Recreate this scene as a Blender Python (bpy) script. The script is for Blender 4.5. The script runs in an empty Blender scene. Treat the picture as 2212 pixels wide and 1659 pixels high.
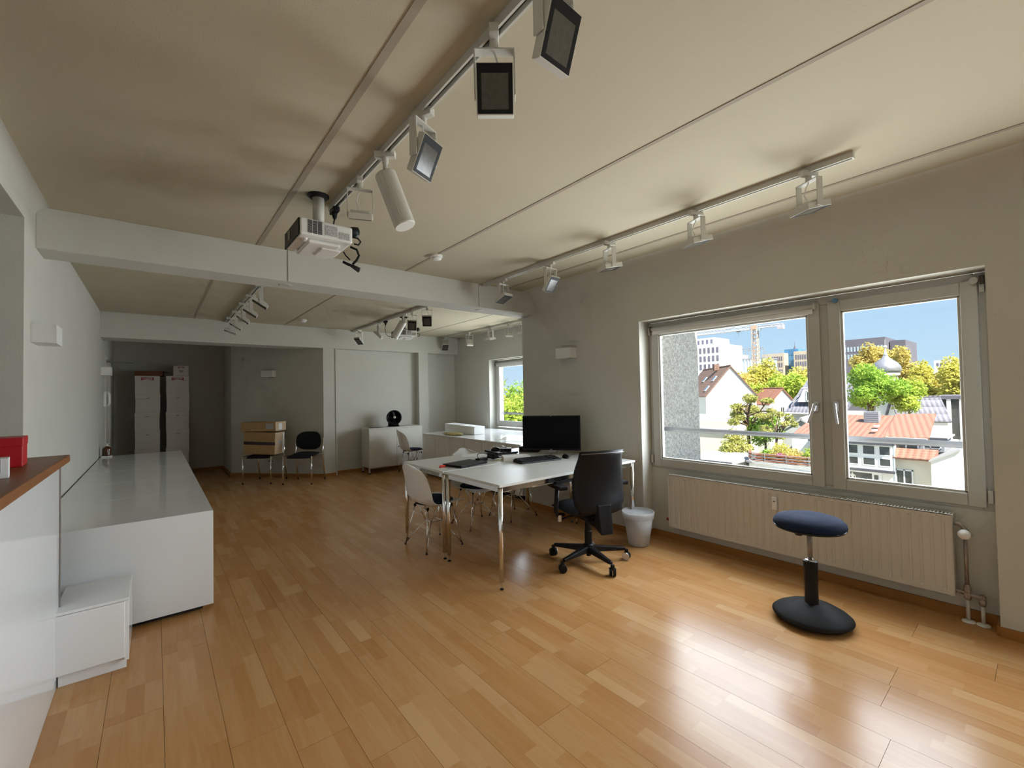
import bpy, bmesh, math, random
import numpy as np
from mathutils import Vector, Matrix
random.seed(7)
scene = bpy.context.scene
C = scene.collection
PI = math.pi

# ------------------------------------------------------------------ camera
F_PX, IMG_W = 944.1, 2212
yaw, pitch, roll = 0.68528876, 0.02290583, -0.01928812
cam_data = bpy.data.cameras.new('camera')
cam = bpy.data.objects.new('camera', cam_data); C.objects.link(cam)
cam_data.sensor_fit = 'HORIZONTAL'; cam_data.sensor_width = 36
cam_data.lens = F_PX / IMG_W * 36
cam_data.clip_start = 0.05; cam_data.clip_end = 2000
_f = Vector((math.sin(yaw)*math.cos(pitch), math.cos(yaw)*math.cos(pitch), math.sin(pitch)))
_r = Vector((math.cos(yaw), -math.sin(yaw), 0)); _u = _r.cross(_f)
_c, _s = math.cos(roll), math.sin(roll)
_r2 = _c*_r + _s*_u; _u2 = -_s*_r + _c*_u
cam.matrix_world = Matrix(((_r2.x, _u2.x, -_f.x, 0), (_r2.y, _u2.y, -_f.y, 0), (_r2.z, _u2.z, -_f.z, 1.38), (0, 0, 0, 1)))
scene.camera = cam

# ------------------------------------------------------------------ view, sky, sun, daylight
vs = scene.view_settings
vs.view_transform = 'Standard'; vs.look = 'None'; vs.gamma = 1; vs.use_curve_mapping = False
vs.exposure = 0.14
scene.cycles.max_bounces = 6; scene.cycles.diffuse_bounces = 4; scene.cycles.glossy_bounces = 3
scene.cycles.transparent_max_bounces = 8; scene.cycles.transmission_bounces = 3
scene.cycles.caustics_reflective = False; scene.cycles.caustics_refractive = False
scene.cycles.sample_clamp_indirect = 6
scene.cycles.use_denoising = True
scene.cycles.use_adaptive_sampling = True; scene.cycles.adaptive_threshold = 0.08; scene.cycles.adaptive_min_samples = 12

world = bpy.data.worlds.new('sky'); scene.world = world; world.use_nodes = True
nt = world.node_tree; nt.nodes.clear()
wo = nt.nodes.new('ShaderNodeOutputWorld'); bg = nt.nodes.new('ShaderNodeBackground')
tc = nt.nodes.new('ShaderNodeTexCoord'); sx = nt.nodes.new('ShaderNodeSeparateXYZ'); rp = nt.nodes.new('ShaderNodeValToRGB')
nt.links.new(tc.outputs['Generated'], sx.inputs[0]); nt.links.new(sx.outputs['Z'], rp.inputs[0])
rp.color_ramp.elements[0].position = 0.0; rp.color_ramp.elements[0].color = (0.60, 0.80, 0.97, 1)
rp.color_ramp.elements[1].position = 0.6; rp.color_ramp.elements[1].color = (0.30, 0.55, 0.95, 1)
e = rp.color_ramp.elements.new(0.16); e.color = (0.47, 0.70, 0.96, 1)
nt.links.new(rp.outputs[0], bg.inputs[0]); bg.inputs[1].default_value = 0.97
nt.links.new(bg.outputs[0], wo.inputs[0])

def light(name, kind, loc, rot, energy, color=(1, 1, 1), **kw):
    d = bpy.data.lights.new(name, kind); d.energy = energy; d.color = color
    for k, v in kw.items(): setattr(d, k, v)
    o = bpy.data.objects.new(name, d); C.objects.link(o); o.location = loc; o.rotation_euler = rot
    return o
sun_dir = Vector((-0.24, -0.57, 0.785))                        # towards the sun, high behind the building
sun = light('sun', 'SUN', (0, 0, 40), (0, 0, 0), 14, (1.0, 0.94, 0.84), angle=0.01)
sun.rotation_euler = sun_dir.to_track_quat('Z', 'Y').to_euler()
# daylight through two visible windows and an added unseen one behind the camera (area lights standing in the openings)
R_DOWN = 0.16      # most of it comes down from the sky
DAY = (0.90, 0.98, 1.09)
TILT = PI/2 - R_DOWN
GROUND = (1.0, 0.92, 0.70)                                    # sunlit ground and trees throw warmer light upwards
for (wx, wy, wz, wh, e1, e2) in ((3.935, 1.32, 1.34, 1.30, 92, 16), (5.385, 5.75, 1.40, 1.20, 68, 14), (3.935, -1.68, 1.34, 1.30, 62, 10)):
    for k in range(3):                                        # three stacked bands keep the tilted lights inside the opening
        zb = wz + (k-1)*wh/3
        light('window_daylight', 'AREA', (wx, wy, zb), (0, TILT, 0), e1/3, DAY, shape='RECTANGLE', size=wh/3, size_y=2.1)
        light('window_ground_light', 'AREA', (wx, wy, zb), (0, PI/2 + 0.5, 0), e2/3, GROUND, shape='RECTANGLE', size=wh/3, size_y=2.1)

# ------------------------------------------------------------------ materials
MATS = {}
def nodes_of(m):
    m.use_nodes = True
    n = m.node_tree.nodes; l = m.node_tree.links
    return n, l, n['Principled BSDF']
def mat(name, col, rough=0.5, metal=0.0, var=0.0, vscale=8.0, bump=0.0, bscale=60.0, spec=0.5, trans=0.0, coat=0.0, alpha=None):
    m = bpy.data.materials.new(name); MATS[name] = m
    n, l, b = nodes_of(m)
    b.inputs['Base Color'].default_value = (*col, 1); b.inputs['Roughness'].default_value = rough
    b.inputs['Metallic'].default_value = metal; b.inputs['Specular IOR Level'].default_value = spec
    if trans: b.inputs['Transmission Weight'].default_value = trans
    if coat: b.inputs['Coat Weight'].default_value = coat; b.inputs['Coat Roughness'].default_value = 0.1
    geo = None
    if var or bump:
        geo = n.new('ShaderNodeNewGeometry')
    if var:
        t = n.new('ShaderNodeTexNoise'); t.inputs['Scale'].default_value = vscale; t.inputs['Detail'].default_value = 2
        r = n.new('ShaderNodeValToRGB')
        lo = [max(0, c*(1-var)) for c in col]; hi = [min(1, c*(1+var)) for c in col]
        r.color_ramp.elements[0].position = 0.3; r.color_ramp.elements[0].color = (*lo, 1)
        r.color_ramp.elements[1].position = 0.7; r.color_ramp.elements[1].color = (*hi, 1)
        l.new(geo.outputs['Position'], t.inputs['Vector']); l.new(t.outputs['Fac'], r.inputs[0]); l.new(r.outputs[0], b.inputs['Base Color'])
    if bump:
        t = n.new('ShaderNodeTexNoise'); t.inputs['Scale'].default_value = bscale; t.inputs['Detail'].default_value = 1
        bn = n.new('ShaderNodeBump'); bn.inputs['Strength'].default_value = bump; bn.inputs['Distance'].default_value = 0.01
        l.new(geo.outputs['Position'], t.inputs['Vector']); l.new(t.outputs['Fac'], bn.inputs['Height']); l.new(bn.outputs[0], b.inputs['Normal'])
    return m
mat('wall_paint', (0.60, 0.588, 0.53), 0.85, var=0.02, vscale=3, bump=0.12, bscale=180)
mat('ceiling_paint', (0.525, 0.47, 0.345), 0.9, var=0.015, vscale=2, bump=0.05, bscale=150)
mat('white_lacquer', (0.83, 0.84, 0.84), 0.09, var=0.01, vscale=2)
mat('white_matt', (0.78, 0.77, 0.74), 0.5, var=0.015, vscale=4)
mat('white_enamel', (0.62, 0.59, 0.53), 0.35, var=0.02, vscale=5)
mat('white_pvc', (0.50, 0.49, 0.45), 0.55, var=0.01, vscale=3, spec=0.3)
mat('white_metal', (0.62, 0.60, 0.54), 0.4, var=0.02, vscale=6)
mat('white_plastic', (0.82, 0.81, 0.78), 0.32, var=0.01, vscale=6)
mat('grey_metal', (0.30, 0.28, 0.26), 0.45, 0.7, var=0.1, vscale=30)
mat('pipe_metal', (0.36, 0.30, 0.26), 0.5, 0.5, var=0.2, vscale=40)
mat('chrome', (0.78, 0.77, 0.75), 0.10, 1.0, var=0.03, vscale=10)
mat('alu', (0.62, 0.62, 0.62), 0.3, 0.9, var=0.03, vscale=20)
mat('black_plastic', (0.012, 0.012, 0.013), 0.4, var=0.1, vscale=20, spec=0.2)
mat('black_gloss', (0.006, 0.006, 0.007), 0.12, var=0.05, vscale=20, spec=0.35)
mat('screen_black', (0.003, 0.003, 0.003), 0.2, var=0.05, vscale=20, spec=0.06)
mat('black_rubber', (0.014, 0.013, 0.013), 0.7, var=0.1, vscale=30, spec=0.2)
mat('foot_rubber', (0.05, 0.012, 0.010), 0.6, var=0.1, vscale=30)
mat('black_fabric', (0.016, 0.017, 0.020), 0.9, var=0.2, vscale=200, bump=0.3, bscale=600, spec=0.2)
mat('navy_fabric', (0.016, 0.024, 0.052), 0.92, var=0.25, vscale=260, bump=0.4, bscale=700, spec=0.2)
mat('blue_fabric', (0.012, 0.021, 0.052), 0.92, var=0.2, vscale=260, bump=0.4, bscale=700, spec=0.2)
mat('tabletop', (0.66, 0.66, 0.63), 0.42, var=0.01, vscale=4)
mat('lens_dark', (0.10, 0.095, 0.082), 0.14, var=0.1, vscale=60)
mat('slot_dark', (0.06, 0.045, 0.035), 0.6, var=0.1, vscale=30)
mat('cardboard', (0.42, 0.27, 0.12), 0.8, var=0.06, vscale=15)
mat('cardboard_pale', (0.58, 0.42, 0.27), 0.75, var=0.05, vscale=15)
mat('carton_white', (0.70, 0.66, 0.60), 0.7, var=0.02, vscale=8)
mat('carton_brown', (0.16, 0.05, 0.015), 0.6, var=0.12, vscale=12)
mat('paper', (0.82, 0.82, 0.82), 0.7, var=0.02, vscale=20)
mat('label_grey', (0.45, 0.44, 0.43), 0.7, var=0.35, vscale=160)
mat('tape_dark', (0.03, 0.008, 0.012), 0.3, var=0.1, vscale=20)
mat('logo_red', (0.35, 0.008, 0.014), 0.5, var=0.03, vscale=20)
mat('red_box', (0.50, 0.010, 0.018), 0.4, var=0.06, vscale=10)
mat('red_cloth', (0.75, 0.05, 0.03), 0.6, var=0.1, vscale=60)
mat('amber', (0.10, 0.025, 0.006), 0.12, var=0.1, vscale=20, coat=0.5)
mat('bag_yellow', (0.40, 0.33, 0.12), 0.45, var=0.25, vscale=25, bump=0.5, bscale=40)
mat('note_yellow', (0.85, 0.82, 0.45), 0.6, var=0.02, vscale=20)
mat('sticker_blue', (0.10, 0.22, 0.33), 0.4, var=0.1, vscale=60)
mat('red_cap', (0.25, 0.015, 0.015), 0.5, var=0.1, vscale=30)
mat('rail_grey', (0.20, 0.20, 0.22), 0.5, var=0.03, vscale=6)
mat('strip_paint', (0.36, 0.305, 0.235), 0.8, var=0.03, vscale=6)
mat('gap_shade', (0.012, 0.010, 0.010), 0.8, var=0.1, vscale=10)  # near-black: the shade of gaps and recesses put into the colour
# translucent film / frosted bin
def thin_mat(name, col, fac, rough=0.5):
    m = bpy.data.materials.new(name); MATS[name] = m; n, l, b = nodes_of(m)
    b.inputs['Base Color'].default_value = (*col, 1); b.inputs['Roughness'].default_value = rough
    t = n.new('ShaderNodeBsdfTranslucent'); t.inputs[0].default_value = (*col, 1)
    tr = n.new('ShaderNodeBsdfTransparent')
    geo = n.new('ShaderNodeNewGeometry'); nz = n.new('ShaderNodeTexNoise'); nz.inputs['Scale'].default_value = 14
    mr = n.new('ShaderNodeMapRange'); mr.inputs[3].default_value = fac*0.8; mr.inputs[4].default_value = fac*1.2
    l.new(geo.outputs['Position'], nz.inputs['Vector']); l.new(nz.outputs['Fac'], mr.inputs[0])
    m1 = n.new('ShaderNodeMixShader'); m1.inputs[0].default_value = 0.4
    m2 = n.new('ShaderNodeMixShader')
    l.new(b.outputs[0], m1.inputs[1]); l.new(t.outputs[0], m1.inputs[2]); l.new(m1.outputs[0], m2.inputs[1]); l.new(tr.outputs[0], m2.inputs[2])
    l.new(mr.outputs[0], m2.inputs[0]); l.new(m2.outputs[0], n['Material Output'].inputs[0])
thin_mat('frosted', (0.78, 0.78, 0.78), 0.42, 0.35)
thin_mat('clear_bag', (0.85, 0.84, 0.82), 0.45, 0.15)
# window glass: mostly clear, with a faint mirror film
def glass_mat():
    m = bpy.data.materials.new('window_glass'); MATS['window_glass'] = m; n, l, b = nodes_of(m); n.remove(b)
    tr = n.new('ShaderNodeBsdfTransparent'); tr.inputs[0].default_value = (0.97, 0.985, 0.98, 1)
    g = n.new('ShaderNodeBsdfGlossy'); g.inputs['Roughness'].default_value = 0.02
    lw = n.new('ShaderNodeLayerWeight'); lw.inputs[0].default_value = 0.5
    pw = n.new('ShaderNodeMath'); pw.operation = 'POWER'; pw.inputs[1].default_value = 4.0; l.new(lw.outputs['Facing'], pw.inputs[0])
    fr = n.new('ShaderNodeMath'); fr.operation = 'MULTIPLY_ADD'; fr.inputs[1].default_value = 0.85; fr.inputs[2].default_value = 0.03; l.new(pw.outputs[0], fr.inputs[0])
    nz = n.new('ShaderNodeTexNoise'); nz.inputs['Scale'].default_value = 2.0
    mm = n.new('ShaderNodeMath'); mm.operation = 'MULTIPLY'; ma = n.new('ShaderNodeMath'); ma.operation = 'MULTIPLY_ADD'
    ma.inputs[1].default_value = 0.1; ma.inputs[2].default_value = 0.95
    l.new(nz.outputs['Fac'], ma.inputs[0]); l.new(fr.outputs[0], mm.inputs[0]); l.new(ma.outputs[0], mm.inputs[1])
    mx = n.new('ShaderNodeMixShader'); l.new(mm.outputs[0], mx.inputs[0]); l.new(tr.outputs[0], mx.inputs[1]); l.new(g.outputs[0], mx.inputs[2])
    l.new(mx.outputs[0], n['Material Output'].inputs[0])
glass_mat()
# wood for floor staves: per-face tone attribute + grain
def wood_mat(name, dark, mid, pale, rough, attr=True):
    m = bpy.data.materials.new(name); MATS[name] = m; n, l, b = nodes_of(m)
    geo = n.new('ShaderNodeNewGeometry'); mp = n.new('ShaderNodeMapping'); mp.inputs['Scale'].default_value = (42, 3.5, 42)
    l.new(geo.outputs['Position'], mp.inputs['Vector'])
    r = n.new('ShaderNodeValToRGB')
    r.color_ramp.elements[0].color = (*dark, 1); r.color_ramp.elements[1].color = (*pale, 1)
    e = r.color_ramp.elements.new(0.5); e.color = (*mid, 1)
    if attr:
        a = n.new('ShaderNodeAttribute'); a.attribute_name = 'tone'
        add = n.new('ShaderNodeVectorMath'); add.operation = 'ADD'; l.new(mp.outputs[0], add.inputs[0])
        sc = n.new('ShaderNodeVectorMath'); sc.operation = 'SCALE'; sc.inputs[3].default_value = 57.0
        l.new(a.outputs['Vector'], sc.inputs[0]); l.new(sc.outputs[0], add.inputs[1]); vec = add.outputs[0]
    else: vec = mp.outputs[0]
    nz = n.new('ShaderNodeTexNoise'); nz.inputs['Scale'].default_value = 1.0; nz.inputs['Detail'].default_value = 4; nz.inputs['Roughness'].default_value = 0.6
    nz.inputs['Distortion'].default_value = 0.6
    l.new(vec, nz.inputs['Vector'])
    mr = n.new('ShaderNodeMapRange'); mr.inputs[1].default_value = 0.25; mr.inputs[2].default_value = 0.75; mr.inputs[3].default_value = -0.19; mr.inputs[4].default_value = 0.19
    l.new(nz.outputs['Fac'], mr.inputs[0])
    ad = n.new('ShaderNodeMath'); ad.operation = 'ADD'; l.new(mr.outputs[0], ad.inputs[0])
    if attr: l.new(a.outputs['Fac'], ad.inputs[1])
    else: ad.inputs[1].default_value = 0.5
    l.new(ad.outputs[0], r.inputs[0]); l.new(r.outputs[0], b.inputs['Base Color'])
    rr = n.new('ShaderNodeMapRange'); rr.inputs[3].default_value = rough*0.85; rr.inputs[4].default_value = rough*1.2
    n2 = n.new('ShaderNodeTexNoise'); n2.inputs['Scale'].default_value = 3; l.new(geo.outputs['Position'], n2.inputs['Vector'])
    l.new(n2.outputs['Fac'], rr.inputs[0]); l.new(rr.outputs[0], b.inputs['Roughness'])
    b.inputs['Specular IOR Level'].default_value = 0.30
wood_mat('parquet', (0.44, 0.202, 0.064), (0.51, 0.261, 0.097), (0.59, 0.350, 0.158), 0.23)
wood_mat('skirting', (0.30, 0.12, 0.028), (0.38, 0.165, 0.042), (0.45, 0.21, 0.06), 0.4, attr=False)
wood_mat('counter_wood', (0.18, 0.070, 0.022), (0.25, 0.10, 0.032), (0.33, 0.14, 0.05), 0.4, attr=False)
mat('joint_brown', (0.10, 0.055, 0.022), 0.7, var=0.1, vscale=20)

# ------------------------------------------------------------------ mesh helpers
class MB:
    def __init__(s): s.v = []; s.f = []
    def add(s, verts, faces, M=None):
        o = len(s.v)
        s.v += [tuple(M @ Vector(p)) for p in verts] if M is not None else [tuple(p) for p in verts]
        s.f += [tuple(i+o for i in f) for f in faces]; return s
    def box(s, x0, x1, y0, y1, z0, z1, M=None):
        return s.add([(x0,y0,z0),(x1,y0,z0),(x1,y1,z0),(x0,y1,z0),(x0,y0,z1),(x1,y0,z1),(x1,y1,z1),(x0,y1,z1)],
                     [(0,3,2,1),(4,5,6,7),(0,1,5,4),(1,2,6,5),(2,3,7,6),(3,0,4,7)], M)
    def cbox(s, c, d, M=None):
        return s.box(c[0]-d[0]/2, c[0]+d[0]/2, c[1]-d[1]/2, c[1]+d[1]/2, c[2]-d[2]/2, c[2]+d[2]/2, M)
    def prism(s, poly, z0, z1, M=None):
        n = len(poly)
        return s.add([(x,y,z0) for x,y in poly]+[(x,y,z1) for x,y in poly],
                     [tuple(range(n))[::-1], tuple(range(n,2*n))]+[(i,(i+1)%n,n+(i+1)%n,n+i) for i in range(n)], M)
    def tube(s, pts, r, seg=8, caps=True, M=None):
        pts = [Vector(p) for p in pts]; n = len(pts)
        rs = r if isinstance(r, (list, tuple)) else [r]*n
        v = []; f = []; up = None
        for i, p in enumerate(pts):
            t = (pts[min(i+1,n-1)]-pts[max(i-1,0)]).normalized()
            if up is None:
                up = Vector((0,0,1)) if abs(t.z) < 0.9 else Vector((1,0,0))
            a = t.cross(up).normalized(); b = a.cross(t).normalized(); up = b
            v += [p+(a*math.cos(2*PI*k/seg)+b*math.sin(2*PI*k/seg))*rs[i] for k in range(seg)]
        for i in range(n-1):
            for k in range(seg):
                f.append((i*seg+k, (i+1)*seg+k, (i+1)*seg+(k+1)%seg, i*seg+(k+1)%seg))
        if caps: f += [tuple(range(seg)), tuple(range((n-1)*seg, n*seg))[::-1]]
        return s.add(v, f, M)
    def lathe(s, prof, seg=24, c=(0,0,0), M=None, close=False):
        n = len(prof); v = []; f = []
        for r, z in prof:
            v += [(c[0]+r*math.cos(2*PI*k/seg), c[1]+r*math.sin(2*PI*k/seg), c[2]+z) for k in range(seg)]
        for i in range(n-1 if not close else n):
            j = (i+1) % n
            for k in range(seg): f.append((i*seg+k, i*seg+(k+1)%seg, j*seg+(k+1)%seg, j*seg+k))
        if not close:
            if prof[0][0] > 1e-5: f.append(tuple(range(seg))[::-1])
            if prof[-1][0] > 1e-5: f.append(tuple(range((n-1)*seg, n*seg)))
        return s.add(v, f, M)
    def build(s, name, m, parent=None, smooth=False, bevel=0, sub=0, solid=0, loc=None, rot=None):
        me = bpy.data.meshes.new(name); me.from_pydata(s.v, [], s.f); me.update()
        return finish(me, name, m, parent, smooth, bevel, sub, solid, loc, rot)
def finish(me, name, m, parent=None, smooth=False, bevel=0, sub=0, solid=0, loc=None, rot=None):
    o = bpy.data.objects.new(name, me); C.objects.link(o)
    me.materials.append(MATS[m] if isinstance(m, str) else m)
    if smooth:
        for p in me.polygons: p.use_smooth = True
    if parent is not None: o.parent = parent
    if loc is not None: o.location = loc
    if rot is not None: o.rotation_euler = rot
    if solid:
        d = o.modifiers.new('solid', 'SOLIDIFY'); d.thickness = solid; d.offset = 0
    if bevel:
        d = o.modifiers.new('bevel', 'BEVEL'); d.width = bevel; d.segments = 2; d.limit_method = 'ANGLE'; d.angle_limit = 0.7
    if sub:
        d = o.modifiers.new('sub', 'SUBSURF'); d.levels = sub; d.render_levels = sub
    return o
def B(x0, x1, y0, y1, z0, z1): return MB().box(x0, x1, y0, y1, z0, z1)
def tag(o, label=None, cat=None, group=None, kind=None):
    if label: o['label'] = label
    if cat: o['category'] = cat
    if group: o['group'] = group
    if kind: o['kind'] = kind
    return o
def thing(name, label, cat, loc=(0,0,0), rotz=0, group=None):
    o = bpy.data.objects.new(name, None); o.empty_display_size = 0.1; C.objects.link(o)
    o.location = loc; o.rotation_euler = (0, 0, rotz)
    return tag(o, label, cat, group)
def struct(name, mb, m, **kw):
    return tag(mb.build(name, m, **kw), kind='structure')
def dup(root, loc=None, rotz=None, label=None, group=None):
    r = root.copy(); C.objects.link(r)
    if loc is not None: r.location = loc
    if rotz is not None: r.rotation_euler = (0, 0, rotz)
    tag(r, label, None, group)
    for ch in list(root.children):
        c = ch.copy(); C.objects.link(c); c.parent = r
        for g in list(ch.children):
            d = g.copy(); C.objects.link(d); d.parent = c
    return r
def text_mesh(name, body, size, m, parent, loc, rot, extrude=0.0008, xs=1.0):
    cu = bpy.data.curves.new('t', 'FONT'); cu.body = body; cu.size = size; cu.align_x = 'CENTER'; cu.align_y = 'CENTER'; cu.extrude = extrude
    cu.offset = size*0.02
    t = bpy.data.objects.new('t', cu); C.objects.link(t)
    bpy.context.view_layer.update()
    me = bpy.data.meshes.new_from_object(t.evaluated_get(bpy.context.evaluated_depsgraph_get()))
    bpy.data.objects.remove(t)
    me.materials.clear()
    o = finish(me, name, m, parent, loc=loc, rot=rot); o.scale = (xs, 1, 1)
    return o
def Rz(a): return Matrix.Rotation(a, 4, 'Z')
def Rx(a): return Matrix.Rotation(a, 4, 'X')
def Ry(a): return Matrix.Rotation(a, 4, 'Y')
def T(x, y, z): return Matrix.Translation((x, y, z))
# ================================================================== THE ROOM
# floor: sub-floor slab with the parquet boards as its parts
floor = struct('floor', B(-2.5, 5.25, -3.0, 10.7, -0.2, -0.014), 'joint_brown')
BW = 0.2
rng = random.Random(3)
def board(x0, y0, L):
    strips = 3; sw = (BW-0.0013)/strips; L2 = L-0.0013
    v = []; f = []; tone = []
    base = rng.gauss(0.5, 0.05)
    for s in range(strips):
        y = 0.0; ya = -rng.random()*0.35
        cuts = [0.0]
        c = ya
        while True:
            c += rng.uniform(0.30, 0.56)
            if c >= L2-0.05: break
            if c > 0.05: cuts.append(c)
        cuts.append(L2)
        for a, b in zip(cuts, cuts[1:]):
            o = len(v); xa, xb = s*sw, (s+1)*sw
            v += [(xa,a,0),(xb,a,0),(xb,b,0),(xa,b,0)]; f.append((o,o+1,o+2,o+3))
            t = base + rng.gauss(0, 0.15)
            if rng.random() < 0.10: t += 0.28
            tone.append(min(1.05, max(0.0, t)))
    o = len(v); w = strips*sw
    v += [(0,0,0),(w,0,0),(w,L2,0),(0,L2,0),(0,0,-.014),(w,0,-.014),(w,L2,-.014),(0,L2,-.014)]
    for q in ((0,4,5,1),(1,5,6,2),(2,6,7,3),(3,7,4,0)): f.append(tuple(o+i for i in q)); tone.append(0.1)
    me = bpy.data.meshes.new('plank'); me.from_pydata(v, [], f); me.update()
    at = me.attributes.new('tone', 'FLOAT', 'FACE'); at.data.foreach_set('value', tone)
    return finish(me, 'plank', 'parquet', floor, loc=(x0, y0, 0))
nb = int((5.05+0.57)/BW)+1
for i in range(nb):
    x0 = -0.57 + i*BW
    ys = -1.2 if x0 < 3.7 else 4.17
    ye = 10.5 if x0 < 1.0 else (9.3 if x0 < 1.6 else 8.6 if x0 < 2.4 else 8.15)
    y = ys - rng.random()*1.6 if ys < 0 else ys
    first = True
    while y < ye-0.02:
        L = rng.uniform(1.9, 2.25) if not (first and ys > 0) else rng.uniform(0.8, 2.1)
        first = False
        L = min(L, ye-y); board(x0, y, L); y += L

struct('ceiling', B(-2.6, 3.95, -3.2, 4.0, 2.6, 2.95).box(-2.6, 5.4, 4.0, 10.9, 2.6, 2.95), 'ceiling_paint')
struct('roof', B(-2.6, 3.95, -3.2, 4.0, 2.95, 4.7).box(-2.6, 5.4, 4.0, 10.9, 2.95, 4.7), 'wall_paint')
struct('wall_left', B(-0.75,-0.57, 3.62, 8.72, 0, 2.6).box(-0.75,-0.57, 8.72, 9.62, 2.06, 2.6).box(-0.75,-0.57, 9.62, 10.7, 0, 2.6)
       .box(-0.75,-0.57, 0.3, 3.62, 2.43, 2.6).box(-0.75,-0.57, -3.0, 0.3, 0, 2.6), 'wall_paint')
struct('wall_left_alcove', B(-2.5,-0.75, 3.62, 3.8, 0, 2.6).box(-2.6,-2.5, -3.0, 3.8, 0, 2.6), 'wall_paint')
struct('wall_rear', B(-2.6, 3.95, -3.2, -3.0, 0, 2.6), 'wall_paint')
# facade wall with two window niches (the unseen one behind the viewer is added for its light)
def facade(name, xi, xo, segs):
    mb = MB()
    for a in segs: mb.box(*a)
    return struct(name, mb, 'wall_paint')
facade('wall_right', 3.59, 3.95, [(3.59,3.95,-3.0,-2.81,0,2.6),(3.59,3.95,-2.81,-0.555,2.05,2.6),(3.75,3.95,-2.81,-0.555,0,0.645),
    (3.59,3.95,-0.555,0.2,0,2.6),(3.59,3.95,0.2,2.455,2.05,2.6),(3.75,3.95,0.2,2.455,0,0.645),(3.59,3.95,2.455,4.17,0,2.6)])
struct('wall_right_return', B(3.95, 5.4, 4.0, 4.17, 0, 2.6), 'wall_paint')
facade('wall_right_rear', 5.05, 5.4, [(5.05,5.4,4.17,4.62,0,2.6),(5.05,5.4,4.62,6.875,2.05,2.6),(5.21,5.4,4.62,6.875,0,0.74),(5.05,5.4,6.875,8.35,0,2.6)])
struct('wall_back', B(2.5, 5.4, 8.15, 8.35, 0, 2.6).box(2.28,2.5,8.001,8.35,0,2.25).box(4.12,4.33,8.001,8.15,0,2.25), 'wall_paint')
ax, ay, bx_, by_ = 1.07, 9.36, 2.28, 8.001
struct('wall_diagonal', MB().prism([(ax,ay),(bx_,by_),(2.5,8.3),(ax+0.2,ay+0.15)], 0, 2.6), 'wall_paint')
struct('wall_hall', B(-0.75, 1.27, 10.5, 10.7, 0, 2.6).box(1.07,1.27,9.36,10.5,0,2.6), 'wall_paint')
struct('ceiling_beam', B(-0.57, 3.59, 3.92, 4.2, 2.34, 2.6), 'wall_paint', bevel=0.003)
struct('ceiling_beam', B(-0.57, 5.05, 8.0, 8.15, 2.25, 2.6).box(-0.57, 2.28, 8.15, 8.45, 2.25, 2.6), 'wall_paint', bevel=0.003)
# cover strips on the ceiling joints
for i, (x, y0, y1, w) in enumerate([(0.635,-3,3.92,0.030),(1.895,-3,3.92,0.024),(3.15,-3,3.92,0.024),(0.455,4.2,8.0,0.020),(1.67,4.2,8.0,0.020),(4.0,4.2,8.0,0.018)]):
    struct('trim_%d' % (i+1), B(x-w/2, x+w/2, y0, y1, 2.597, 2.6), 'strip_paint')
# rounded plaster cove where the ceiling meets the facade wall
def cove(name, xw, y0, y1, r, sgn, m):
    n = 10; v = []; f = []
    for yy in (y0, y1):
        v.append((xw, yy, ZTOP))
        for k in range(n+1):
            a = PI/2*k/n
            v.append((xw - sgn*r + sgn*r*math.sin(a), yy, ZTOP - r + r*math.cos(a)))
    m_ = n+2
    for k in range(1, n+1): f.append((k, k+1, m_+k+1, m_+k) if sgn > 0 else (k+1, k, m_+k, m_+k+1))
    o = struct(name, MB().add(v, f), m)
    for p in o.data.polygons: p.use_smooth = True
    return o
ZTOP = 2.6
cove('trim_8', 3.59, -3.0, 3.92, 0.20, 1, 'wall_paint')
cove('trim_9', -0.57, 0.3, 3.92, 0.06, -1, 'wall_paint')
# skirting boards
H = 0.055; S = 0.014
sk = {'right': [(3.75-S,3.75,0.2,2.455,0,H),(3.59-S,3.59,-3.0,0.2,0,H),(3.59-S,3.59,2.455,4.17,0,H),(3.59,3.75,0.2,0.2+S,0,H),(3.59,3.75,2.455-S,2.455,0,H)],
      'back': [(2.28,2.48,8.0-S,8.0,0,H),(2.5,4.12,8.15-S,8.15,0,H)],
      'hall': [(-0.57,1.07,10.5-S,10.5,0,H),(1.07-S,1.07,9.36,10.5,0,H)]}
for k, bs in sk.items():
    mb = MB()
    for b in bs: mb.box(*b)
    struct('baseboard_'+k, mb, 'skirting')
dv = Vector((bx_-ax, by_-ay)).normalized(); dn = Vector((-dv.y, dv.x)) * -1
if dn.dot(Vector((-1,-1))) < 0: dn = -dn
struct('baseboard_diagonal', MB().prism([(ax,ay),(bx_,by_),(bx_+dn.x*S,by_+dn.y*S),(ax+dn.x*S,ay+dn.y*S)][::-1], 0, H), 'skirting')
# white corner post piece beside the pilaster
struct('trim_7', B(2.485,2.505,7.99,8.0,0,2.25), 'wall_paint')

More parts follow.
